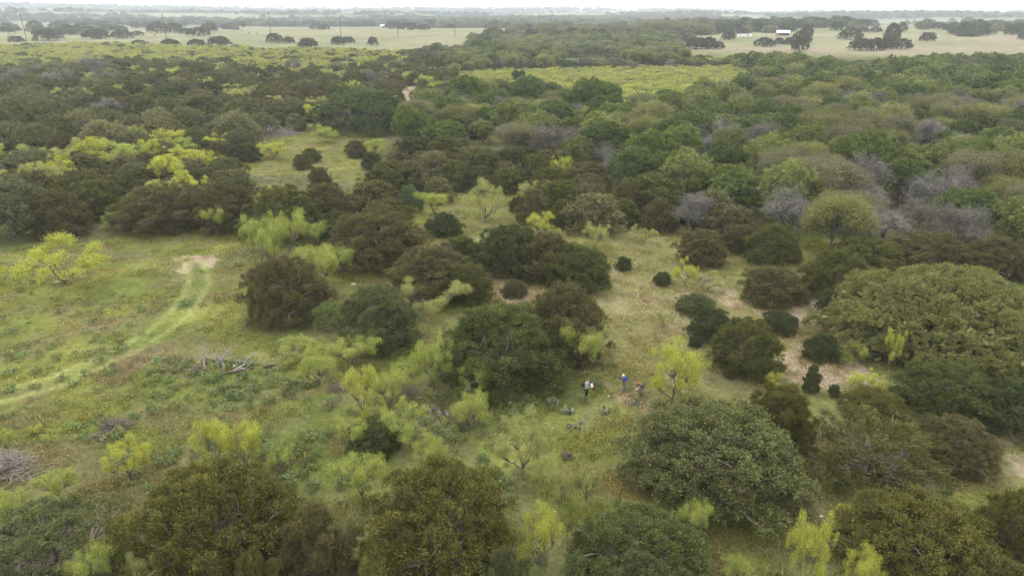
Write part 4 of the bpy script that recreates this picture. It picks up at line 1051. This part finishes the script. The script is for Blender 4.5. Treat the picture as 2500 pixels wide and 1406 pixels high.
# ------------------------------------------------------------------ dead wood
def dead_tree(u, v, name, label, cat, builder, tint_mat=None):
    x, y, z = ground_at(u, v)
    e = bpy.data.objects.new(name, None); COL.objects.link(e); e.location = (x, y, z)
    builder(e); tag(e, label, cat); return e
def stick(r, a, b, r0, r1, k=6, wob=.07): return curve_line(r, a, b, r0, r1, k, wob)
def tube_obj(name, lines, m, parent, sides=6):
    v, f = tubes(lines, sides); return link(name, new_mesh(name, v, f, [m], smooth=True), parent)
def fallen(e):
    r = np.random.default_rng(4)
    def snag(name, base, hts, lean, th):
        L = [stick(r, base, np.array(base) + np.array([lean * .4, .1, hts]), th, th * .6, 7)]
        top = L[0][0][-1]
        for k in range(7):
            a = L[0][0][r.integers(3, 7)]; q = r.uniform(.5, 1.1)
            b = a + np.array([r.normal() * .55 + lean * .7, r.normal() * .3, abs(r.normal()) * .35 + .2]) * q
            L.append(stick(r, a, b, th * .35, th * .1, 5, .1))
            for w in range(2): L.append(stick(r, b, b + np.array([r.normal() * .4, r.normal() * .2, r.uniform(0, .45)]), th * .12, th * .04, 4, .1))
        tube_obj(name, L, M_BARKW, e)
    snag('upright_snag', (-1.2, 0, -.1), 1.75, -.2, .10)
    snag('upright_snag', (.15, .1, -.1), 1.6, .75, .12)
    snag('upright_snag', (-.45, .5, -.1), 1.0, .3, .06)
    L = [stick(r, (.8, -.3, 0), (2.6, .4, 1.35), .09, .03), stick(r, (2.6, .4, 1.35), (3.5, .5, 1.3), .03, .015), stick(r, (1.3, -.2, .1), (2.5, .1, .75), .06, .02)]
    for k in range(9):
        a = np.array([r.uniform(1.0, 2.6), r.uniform(-.3, .6), r.uniform(.1, .8)]); L.append(stick(r, a, a + np.array([r.uniform(.6, 1.9), r.uniform(-.3, .7), r.uniform(-.2, .45)]), .03, .008, 5, .1))
    tube_obj('fallen_limbs', L, M_BARKW, e)
    L = [stick(r, (.7, -.5, .15), (2.0, -.1, .2), .11, .08, 6, .03)]
    tube_obj('broken_log', L, simple('rotten_log', (.13, .1, .09), .95, .4, 4), e, 9)
    L = [stick(r, (3.2, .3, .15), (4.1, .7, .15), .09, .06, 5, .04)]
    tube_obj('charred_log', L, simple('charred_wood', (.05, .042, .04), .95, .4, 4), e, 9)
    L = []
    for k in range(34):
        a = np.array([-1.55 + r.normal() * .12, -.35, .3 + r.normal() * .1]); an = r.uniform(0, 6.28)
        L.append(stick(r, a, a + np.array([math.cos(an) * .75, -.1 + r.normal() * .2, math.sin(an) * .45]), .05, .02, 4, .1))
    tube_obj('root_plate', L, simple('dry_roots', (.22, .16, .13), .95, .4, 6), e)
dead_tree(540, 905, 'fallen_dead_tree', 'bleached fallen dead tree with upright snags in the left meadow', 'dead tree', fallen)
def heap(n, R, H, th, m, seed):
    def f(e):
        r = np.random.default_rng(seed); L = []
        for k in range(n):
            a = r.uniform(0, 6.28); q = math.sqrt(r.random()) * R; z = H * (1 - (q / R) ** 2) * r.random()
            c = np.array([math.cos(a) * q, math.sin(a) * q * .6, z + .03]); d = unit(np.array([r.normal(), r.normal() * .6, r.normal() * .28])) * r.uniform(.35, 1.0) * R * .55
            p, rad = stick(r, c - d, c + d, th * r.uniform(.4, 1), th * .2, 5, .1); p[:, 2] = np.maximum(p[:, 2], .02)
            L.append((p, rad))
        tube_obj('branches', L, m, e, 4)
        L = [stick(r, (r.normal() * R * .3, r.normal() * R * .2, .1), (r.normal() * R, r.normal() * R * .5, r.uniform(.5, 1.3) * H), th * 1.6, th * .5, 6, .08) for k in range(6)]
        tube_obj('thick_limbs', L, M_BARKM, e, 6)
    return f
M_BR1 = simple('brush_grey', (.25, .21, .19), .95, .4, 5); M_BR2 = simple('brush_purple_brown', (.16, .125, .115), .95, .4, 5)
dead_tree(8, 1155, 'brush_pile', 'tangled grey brush heap cut off by the left edge', 'brush pile', heap(190, 2.1, 1.7, .03, M_BR1, 1))
dead_tree(288, 1042, 'brush_pile', 'dark brush heap on a grassy mound in the left meadow', 'brush pile', heap(120, 1.1, .7, .028, M_BR2, 2))
dead_tree(252, 1066, 'brush_pile', 'small dark brush heap at the lower side of the grassy mound', 'brush pile', heap(60, .7, .4, .025, M_BR2, 3))
dead_tree(640, 330, 'brush_pile', 'large pale brush heap at the top of the middle clearing', 'brush pile', heap(260, 7, 2.2, .07, M_BR1, 5))
dead_tree(380, 322, 'brush_pile', 'low mauve brush row left of the pale heap behind the yellow mesquites', 'brush pile', heap(160, 6, 1.2, .07, M_BR1, 6))
dead_tree(1003, 968, 'brush_pile', 'twiggy grey brush between the wide yellow mesquite and central juniper', 'brush pile', heap(110, .8, .9, .018, M_BR2, 7))
dead_tree(828, 950, 'brush_pile', 'low dark brush heap right of the fresh lime mesquite', 'brush pile', heap(90, .9, .5, .02, M_BR2, 8))
dead_tree(2250, 1368, 'dead_limbs', 'arching pale dead limbs low at the bottom right', 'dead branches', heap(40, 1.8, 1.9, .03, M_BARKW, 9))
dead_tree(1985, 1335, 'dead_limbs', 'pale dead limbs beside the tall narrow yellow mesquite', 'dead branches', heap(22, 1.2, 1.6, .025, M_BARKW, 10))
# stems and fine litter under the tall forest
# ------------------------------------------------------------------ prickly pear
M_PAD = simple('cactus_pad', (.17, .19, .12), .7, .35, 5); M_PADP = simple('purple_cactus_pad', (.17, .13, .125), .7, .4, 5)
def cactus(u, v, n, R, m, label):
    x, y, z = ground_at(u, v); r = np.random.default_rng(int(u)); V = []; F = []; b = 0
    for k in range(n):
        a = r.uniform(0, 6.28); q = math.sqrt(r.random()) * R; c = np.array([math.cos(a) * q, math.sin(a) * q * .7, r.uniform(.08, .55) * (1.1 - q / R * .5)])
        yaw = r.uniform(0, 6.28); tl = r.normal() * .4; s = r.uniform(.09, .15)
        ax = np.array([math.cos(yaw), math.sin(yaw), 0]); up = np.array([-math.sin(yaw) * math.sin(tl), math.cos(yaw) * math.sin(tl), math.cos(tl)]); nn = np.cross(ax, up)
        ring = [c + ax * math.cos(t) * s * .8 + up * math.sin(t) * s * 1.15 for t in np.arange(10) * .6283]
        V += [c + nn * .03] + ring + [c - nn * .03]
        for j in range(10): F += [(b, b + 1 + j, b + 1 + (j + 1) % 10), (b + 11, b + 1 + (j + 1) % 10, b + 1 + j)]
        b += 12
    V = np.array(V); V[:, 2] = np.maximum(V[:, 2], 0)
    o = link('prickly_pear', new_mesh('prickly_pear', V, np.array(F), [m])); o.location = (x, y, z); o.rotation_euler[2] = 0
    tag(o, label, 'cactus', 'prickly pears in the grass')
cactus(1350, 988, 34, .55, M_PAD, 'pale prickly pear clump, left one below the first hiker')
cactus(1383, 1008, 44, .6, M_PAD, 'pale prickly pear clump, right one below the first hiker')
cactus(1098, 1022, 80, 1.0, M_PADP, 'purple prickly pear clump left of a lime mesquite')
cactus(1050, 1005, 30, .6, M_PADP, 'small purple prickly pear behind the larger purple clump')
cactus(1550, 990, 26, .45, simple('dry_cactus', (.2, .19, .14), .8, .4, 5), 'greyish prickly pear below the crouching hiker')
cactus(1478, 1008, 22, .45, M_PAD, 'small prickly pear in the grass right of the two pale clumps')
cactus(1410, 1045, 26, .8, M_PAD, 'sparse low prickly pear in the grass of the lower centre')
cactus(1132, 1045, 24, .5, M_PADP, 'low prickly pear just below the lime mesquite by the purple clump')
cactus(1385, 1120, 20, .4, M_PADP, 'small dark prickly pear above the forked pair of mesquites')

# ------------------------------------------------------------------ people
M_SKIN = simple('skin', (.50, .31, .22), .6, .08, 8)
def skinned(name, pts, edges, rad, m, parent=None, sub=1, root=0):
    me = bpy.data.meshes.new(name); me.from_pydata([tuple(p) for p in pts], edges, [])
    o = bpy.data.objects.new(name, me); COL.objects.link(o)
    sk = o.modifiers.new('skin', 'SKIN'); sk.use_smooth_shade = True
    me.skin_vertices.new() if not me.skin_vertices else None
    for k, q in enumerate(rad):
        q = q if isinstance(q, tuple) else (q, q)
        me.skin_vertices[0].data[k].radius = q
    me.skin_vertices[0].data[root].use_root = True
    sb = o.modifiers.new('sub', 'SUBSURF'); sb.levels = sb.render_levels = sub
    dg = bpy.context.evaluated_depsgraph_get(); dg.update()
    m2 = bpy.data.meshes.new_from_object(o.evaluated_get(dg)); m2.name = name
    bpy.data.objects.remove(o)
    m2.materials.clear(); m2.materials.append(m)
    return m2
def chain(parts):
    """parts: list of polylines of (x,y,z,r); the first point of a later one may be an index to join"""
    P, E, Rr = [], [], []
    for pl in parts:
        prev = None
        for q in pl:
            if isinstance(q, int): prev = q; continue
            P.append(q[:3]); Rr.append(q[3] if not isinstance(q[3], tuple) else q[3]); i = len(P) - 1
            if prev is not None: E.append((prev, i))
            prev = i
    return P, E, Rr
def person(u, v, yaw, pose, c_top, c_leg, c_boot, c_hair, label, extras=None):
    x, y, z = ground_at(u, v)
    J = pose
    pel, chest, neck, head = [np.array(J[k], float) for k in ('pelvis', 'chest', 'neck', 'head')]
    body = [[(*pel, .13), (*((pel + chest) / 2), .125), (*chest, .15), (*neck, .06), (*(neck + (head - neck) * .45), .058), (*head, (.085, .1)), (*(head + (head - neck) * .45), .07)]]
    hands = []
    for s in ('l', 'r'):
        sh, el, wr = [np.array(J[k + s], float) for k in ('shoulder', 'elbow', 'wrist')]
        hip, kn, an, toe = [np.array(J[k + s], float) for k in ('hip', 'knee', 'ankle', 'toe')]
        fd = unit(wr - el); hd = unit(fd + np.array([0, -.2, -.1])); side = unit(np.cross(hd, [0, 0, 1.]))
        palm = wr + hd * .08
        n0 = sum(len([q for q in pl if not isinstance(q, int)]) for pl in body)
        body.append([2, (*sh, .058), (*((sh + el) / 2), .05), (*el, .04), (*wr, .028), (*palm, .036)])
        pi = n0 + 4
        for f in range(4):
            b = palm + side * (f - 1.5) * .02 + hd * .025; L = (.075, .085, .08, .062)[f]
            body.append([pi, (*b, .010), (*(b + hd * L * .5 + np.array([0, 0, -.012])), .009), (*(b + hd * L * .9 + np.array([0, 0, -.035])), .008)])
        tb = palm - hd * .03 - side * .035
        body.append([pi, (*tb, .012), (*(tb - side * .02 + hd * .04), .01)])
        body.append([0, (*hip, .095), (*((hip + kn) / 2), .08), (*kn, .058), (*((kn + an) / 2), .052), (*an, .038), (*toe, .035)])
    P, E, Rr = chain(body)
    o = link('person', skinned('person', P, E, Rr, M_SKIN)); o.location = (x, y, z); o.rotation_euler[2] = yaw
    def cloth(name, parts, col, sub=1, rough=.85):
        P, E, Rr = chain(parts); return link(name, skinned(name, P, E, Rr, simple(name + '_cloth', col, rough, .15, 14), sub=sub), o)
    top = [[(*(pel + (chest - pel) * -.12), .165), (*((pel + chest) / 2), .155), (*chest, (.19, .165)), (*(neck - (neck - chest) * .35), .1)]]
    for s in ('l', 'r'):
        sh, el, wr = [np.array(J[k + s], float) for k in ('shoulder', 'elbow', 'wrist')]
        top.append([2, (*sh, .085), (*((sh + el) / 2), .07), (*el, .06), (*(wr + (el - wr) * .12), .046)])
    cloth('jacket', top, c_top)
    leg = [[(*(pel + np.array([0, 0, .06])), (.165, .14)), (*(pel + np.array([0, 0, -.04])), (.16, .14))]]
    for s in ('l', 'r'):
        hip, kn, an = [np.array(J[k + s], float) for k in ('hip', 'knee', 'ankle')]
        leg.append([1, (*(hip + (kn - hip) * .15), .108), (*((hip + kn) / 2), .096), (*kn, .077), (*(an + (kn - an) * .12), .064)])
    cloth('trousers', leg, c_leg)
    for s in ('l', 'r'):
        an, toe = [np.array(J[k + s], float) for k in ('ankle', 'toe')]
        cloth('boot', [[(*(an + np.array([0, 0, .06])), .056), (*an, .055), (*(toe * .5 + an * .5 + np.array([0, 0, -.015])), .05), (*toe, .045)]], c_boot)
    up = unit(head - neck)
    hd = [[(*(head - up * .03 + np.array([0, .035, 0])), .085), (*(head + up * .04 + np.array([0, .025, 0])), .105), (*(head + up * .095 + np.array([0, .015, 0])), .08)]]
    cloth('hair', hd, c_hair)
    face = head + np.array([0, -.095, -.01])
    for dx in (-.033, .033):
        cloth('eye', [[(face[0] + dx, face[1] - .002, face[2] + .025, .011), (face[0] + dx, face[1] - .012, face[2] + .025, .008)]], (.03, .02, .02), 1, .3)
    link('nose', skinned('nose', [tuple(face + np.array([0, .01, .02])), tuple(face + np.array([0, -.022, -.015]))], [(0, 1)], [.011, .015], M_SKIN), o)
    cloth('mouth', [[(face[0] - .024, face[1] - .001, face[2] - .05, .007), (face[0] + .024, face[1] - .001, face[2] - .05, .007)]], (.35, .12, .1))
    for s in (-1, 1): link('ear', skinned('ear', [(head[0] + s * .095, head[1], head[2] - .02), (head[0] + s * .1, head[1] + .005, head[2] + .025)], [(0, 1)], [.014, .018], M_SKIN), o)
    tag(o, label, 'person')
    return o
# figures face -Y in their own space
P1 = dict(pelvis=(0, 0, .95), chest=(0, .0, 1.33), neck=(0, -.02, 1.5), head=(0, -.05, 1.64), shoulderl=(.19, 0, 1.42), elbowl=(.25, -.1, 1.14), wristl=(.13, -.34, 1.2), shoulderr=(-.19, 0, 1.42), elbowr=(-.25, -.1, 1.14), wristr=(-.13, -.34, 1.2),
          hipl=(.09, 0, .9), kneel=(.11, -.03, .5), anklel=(.11, .02, .09), toel=(.13, -.15, .045), hipr=(-.09, 0, .9), kneer=(-.11, -.02, .5), ankler=(-.12, .04, .09), toer=(-.15, -.13, .045))
p1 = person(1431, 975, math.radians(62), P1, (.27, .28, .29), (.022, .026, .036), (.10, .09, .09), (.16, .05, .025), 'standing person in grey top and black trousers reading a white sheet, wearing a backpack')
P2 = dict(pelvis=(0, .02, .86), chest=(0, -.1, 1.2), neck=(0, -.16, 1.34), head=(0, -.24, 1.45), shoulderl=(.19, -.1, 1.28), elbowl=(.2, -.33, 1.1), wristl=(.08, -.36, 1.34), shoulderr=(-.19, -.1, 1.28), elbowr=(-.2, -.35, 1.1), wristr=(-.08, -.38, 1.34),
          hipl=(.09, 0, .82), kneel=(.14, -.22, .46), anklel=(.12, -.34, .09), toel=(.13, -.53, .045), hipr=(-.09, .02, .82), kneer=(-.12, .08, .44), ankler=(-.13, .27, .09), toer=(-.15, .1, .045))
p2 = person(1524, 956, math.radians(-48), P2, (.012, .06, .33), (.10, .12, .13), (.05, .045, .04), (.62, .58, .5), 'striding person in a bright blue jacket with raised hands and pale hat')
P3 = dict(pelvis=(0, .12, .62), chest=(0, -.14, .90), neck=(0, -.26, 1.02), head=(0, -.36, 1.10), shoulderl=(.19, -.17, .97), elbowl=(.22, -.38, .76), wristl=(.1, -.56, .78), shoulderr=(-.19, -.17, .97), elbowr=(-.22, -.36, .74), wristr=(-.09, -.55, .72),
          hipl=(.09, .1, .58), kneel=(.15, -.28, .47), anklel=(.14, -.05, .09), toel=(.15, -.25, .045), hipr=(-.09, .12, .58), kneer=(-.15, -.22, .34), ankler=(-.14, .2, .09), toer=(-.15, .03, .045))
p3 = person(1566, 964, math.radians(-50), P3, (.11, .045, .06), (.20, .18, .15), (.05, .04, .04), (.42, .15, .07), 'crouching person in a dark red plaid top half hidden by the yellow mesquite')
def at_person(p, loc, name, me, label, cat):
    o = link(name, me); c, s = math.cos(p.rotation_euler[2]), math.sin(p.rotation_euler[2])
    o.location = (p.location[0] + c * loc[0] - s * loc[1], p.location[1] + s * loc[0] + c * loc[1], p.location[2] + loc[2]); o.rotation_euler[2] = p.rotation_euler[2]
    return tag(o, label, cat)
M_BLK = simple('black_nylon', (.018, .018, .022), .7, .15, 20)
at_person(p1, (0, .27, 1.2), 'backpack', skinned('backpack', [(0, 0, -.2), (0, .02, 0), (0, 0, .17)], [(0, 1), (1, 2)], [(.16, .12), (.17, .13), (.13, .1)], M_BLK, sub=2), 'black backpack on the standing person in grey', 'backpack')
pw = np.array([(-.14, 0, -.13), (.14, 0, -.13), (.14, .08, .15), (-.14, .08, .15)]); pw = np.concatenate([pw, pw + [0, .012, 0]])
at_person(p1, (0, -.44, 1.26), 'paper_sheet', new_mesh('paper_sheet', pw, np.array([(0, 1, 2, 3), (7, 6, 5, 4), (0, 4, 5, 1), (1, 5, 6, 2), (2, 6, 7, 3), (3, 7, 4, 0)]), [simple('white_paper', (.8, .8, .78), .7, .03, 5)]), 'white sheet held by the standing person in grey', 'paper')
at_person(p2, (0, -.46, 1.37), 'camera', skinned('camera', [(-.05, 0, 0), (.05, 0, 0), (0, -.09, 0)], [(0, 1), (1, 2)], [.045, .045, .035], M_BLK), 'dark camera raised by the person in blue', 'camera')

# ------------------------------------------------------------------ utility poles, barn, trailers, cattle
M_POLE = simple('dark_pole_wood', (.07, .06, .055), .85, .2, 2)
def pole(u, top, bot, label, slant=0):
    x, y, z = ground_at(u, bot); d = math.hypot(math.hypot(x, y), CAMZ - z) * math.cos(math.atan2(abs(x), y)); H = (bot - top) * d / FPX
    H = min(H, 24)
    e = bpy.data.objects.new('utility_pole', None); COL.objects.link(e); e.location = (x, y, z)
    r = np.random.default_rng(1)
    w = max(.26, d * .00042)
    tube_obj('pole_shaft', [(np.array([(0, 0, -.5), (0, 0, H * .5), (0, 0, H)]), np.array([w, w * .85, w * .6]))], M_POLE, e, 8)
    for zz in (.93, .985): tube_obj('crossarm', [(np.array([(-.9, 0, H * zz), (0, 0, H * zz), (.9, 0, H * zz)]), np.array([.12, .12, .12]))], M_POLE, e, 4)
    for xx, zz in ((-.85, .985), (.85, .985), (-.85, .93)):
        tube_obj('insulator', [(np.array([(xx, 0, H * zz + .1), (xx, 0, H * zz + .3), (xx, 0, H * zz + .5)]), np.array([.08, .12, .05]))], M_POLE, e, 5)
    tag(e, label, 'utility pole', 'utility poles marching towards the horizon')
ordn = ['leftmost and nearest tall', 'second tall', 'third', 'fourth', 'fifth', 'sixth', 'seventh', 'eighth', 'ninth']
for k, (u, t, b) in enumerate([(66, 42, 104), (408, 43, 104), (661, 36, 84), (833, 49, 90), (972, 56, 93), (1111, 56, 93), (1226, 50, 73), (1317, 41, 71), (1387, 40, 64)]):
    pole(u, t, b, ordn[k] + ' dark utility pole from the left, above the far pastures')
def box(x0, x1, y0, y1, z0, z1):
    V = np.array([(x, y, z) for x in (x0, x1) for y in (y0, y1) for z in (z0, z1)], float)
    return V, np.array([(0, 1, 3, 2), (4, 6, 7, 5), (0, 4, 5, 1), (2, 3, 7, 6), (0, 2, 6, 4), (1, 5, 7, 3)])
def boxobj(name, b, m, parent): V, F = box(*b); return link(name, new_mesh(name, V, F, [m]), parent)
M_TIN = simple('white_tin_roof', (.6, .6, .6), .4, .06, 1); M_RED = simple('red_barn_boards', (.30, .09, .07), .8, .2, 3); M_DARKO = simple('dark_opening', (.03, .03, .03), .9, .1, 1); M_WHT = simple('white_paint', (.75, .75, .74), .5, .06, 2)
def barn(u, v, L, W, Hh, mw, label, name='barn'):
    x, y, z = ground_at(u, v); e = bpy.data.objects.new(name, None); COL.objects.link(e); e.location = (x, y, z); e.rotation_euler[2] = -math.atan2(x, y) + .1
    boxobj('wall', (-L / 2, L / 2, -W / 2, W / 2, -.5, Hh), mw, e)
    V = np.array([(-L / 2 - .5, -W / 2 - .5, Hh), (L / 2 + .5, -W / 2 - .5, Hh), (L / 2 + .5, W / 2 + .5, Hh), (-L / 2 - .5, W / 2 + .5, Hh), (-L / 2 - .5, 0, Hh + W * .3), (L / 2 + .5, 0, Hh + W * .3)])
    link('roof', new_mesh('roof', V, [np.array([(0, 1, 5, 4), (2, 3, 4, 5), (3, 2, 1, 0)]), np.array([(0, 4, 3), (1, 2, 5)])], [M_TIN]), e)
    for k in range(3): boxobj('door', (-L * .35 + k * L * .28, -L * .35 + k * L * .28 + 2.6, -W / 2 - .06, -W / 2 + .1, 0, 2.6), M_DARKO, e)
    tag(e, label, 'barn' if name == 'barn' else 'house')
barn(1911, 87, 11, 8, 2.2, M_RED, 'long red barn with a white metal roof behind the right pasture')
barn(935, 68, 9, 7, 2.6, M_WHT, 'white roofed farmhouse far beyond the middle pasture', 'farmhouse')
barn(905, 66, 6, 5, 2.2, M_WHT, 'small white shed left of the far white roofed farmhouse', 'farmhouse')
def trailer(u, v, L, label):
    x, y, z = ground_at(u, v); e = bpy.data.objects.new('trailer', None); COL.objects.link(e); e.location = (x, y, z); e.rotation_euler[2] = -math.atan2(x, y) + .2
    boxobj('body', (-L / 2, L / 2, -1.2, 1.2, .7, 3), M_WHT, e); boxobj('window', (-L * .3, L * .1, -1.24, -1.15, 1.6, 2.3), M_DARKO, e)
    for s in (-.25, .25):
        t = np.arange(12) * math.pi / 6
        tube_obj('wheel', [(np.array([(s * L, -1.25, .45), (s * L, -1.0, .45)]), np.array([.45, .45]))], M_BLK, e, 12)
    boxobj('tow_bar', (L / 2, L / 2 + 1.3, -.08, .08, .5, .62), M_POLE, e)
    tag(e, label, 'trailer', 'white trailers by the right pasture')
trailer(1808, 92, 4.6, 'white trailer left of a longer one beyond the right pasture')
trailer(1826, 92, 6.2, 'longer white trailer between the shorter one and the red barn')
M_COW = simple('black_hide', (.02, .018, .016), .7, .2, 4)
def cow(u, v, yaw, label):
    x, y, z = ground_at(u, v)
    parts = [[(-.8, 0, 1.15, .3), (-.3, 0, 1.1, .4), (.35, 0, 1.1, .4), (.8, 0, 1.2, .3), (1.15, 0, 1.3, .17), (1.45, 0, 1.15, .14), (1.7, 0, .98, .09)]]
    for sx in (-.75, .7):
        for sy in (-.22, .22): parts.append([0 if sx < 0 else 3, (sx, sy, .85, .15), (sx + (.08 if sx < 0 else -.02), sy, .5, .09), (sx, sy, .08, .07)])
    parts.append([5, (1.42, .16, 1.26, .05)]); parts.append([5, (1.42, -.16, 1.26, .05)]); parts.append([0, (-1.05, 0, 1.1, .05), (-1.12, 0, .6, .03)])
    P, E, Rr = chain(parts); o = link('cow', skinned('cow', P, E, Rr, M_COW)); o.location = (x, y, z); o.rotation_euler[2] = yaw
    tag(o, label, 'cow', 'dark cattle in the left pasture')
cow(378, 88, .3, 'dark cow in the left pasture, left of the second utility pole')
cow(607, 83, 1.0, 'left cow of the dark pair in the middle pasture')
cow(627, 84, 2.6, 'right cow of the dark pair in the middle pasture')

# ------------------------------------------------------------------ haze
def haze():
    x0, x1, y0, y1, z0, z1 = -13800, 13800, -13800, 13800, -20., 84.
    V = [(x, y, z) for x in (x0, x1) for y in (y0, y1) for z in (z0, z1)]
    F = [(0, 1, 3, 2), (4, 6, 7, 5), (0, 4, 5, 1), (2, 3, 7, 6), (0, 2, 6, 4), (1, 5, 7, 3)]
    m, n, out = mat_new('thin_haze')
    p = n.nodes.new('ShaderNodeVolumePrincipled'); p.inputs['Color'].default_value = (.84, .91, 1, 1)
    p.inputs['Density'].default_value = .00019; p.inputs['Anisotropy'].default_value = 0.0
    n.links.new(p.outputs[0], out.inputs['Volume'])
    link('haze', new_mesh('haze', V, np.array(F), [m]), None, 'stuff')
haze()
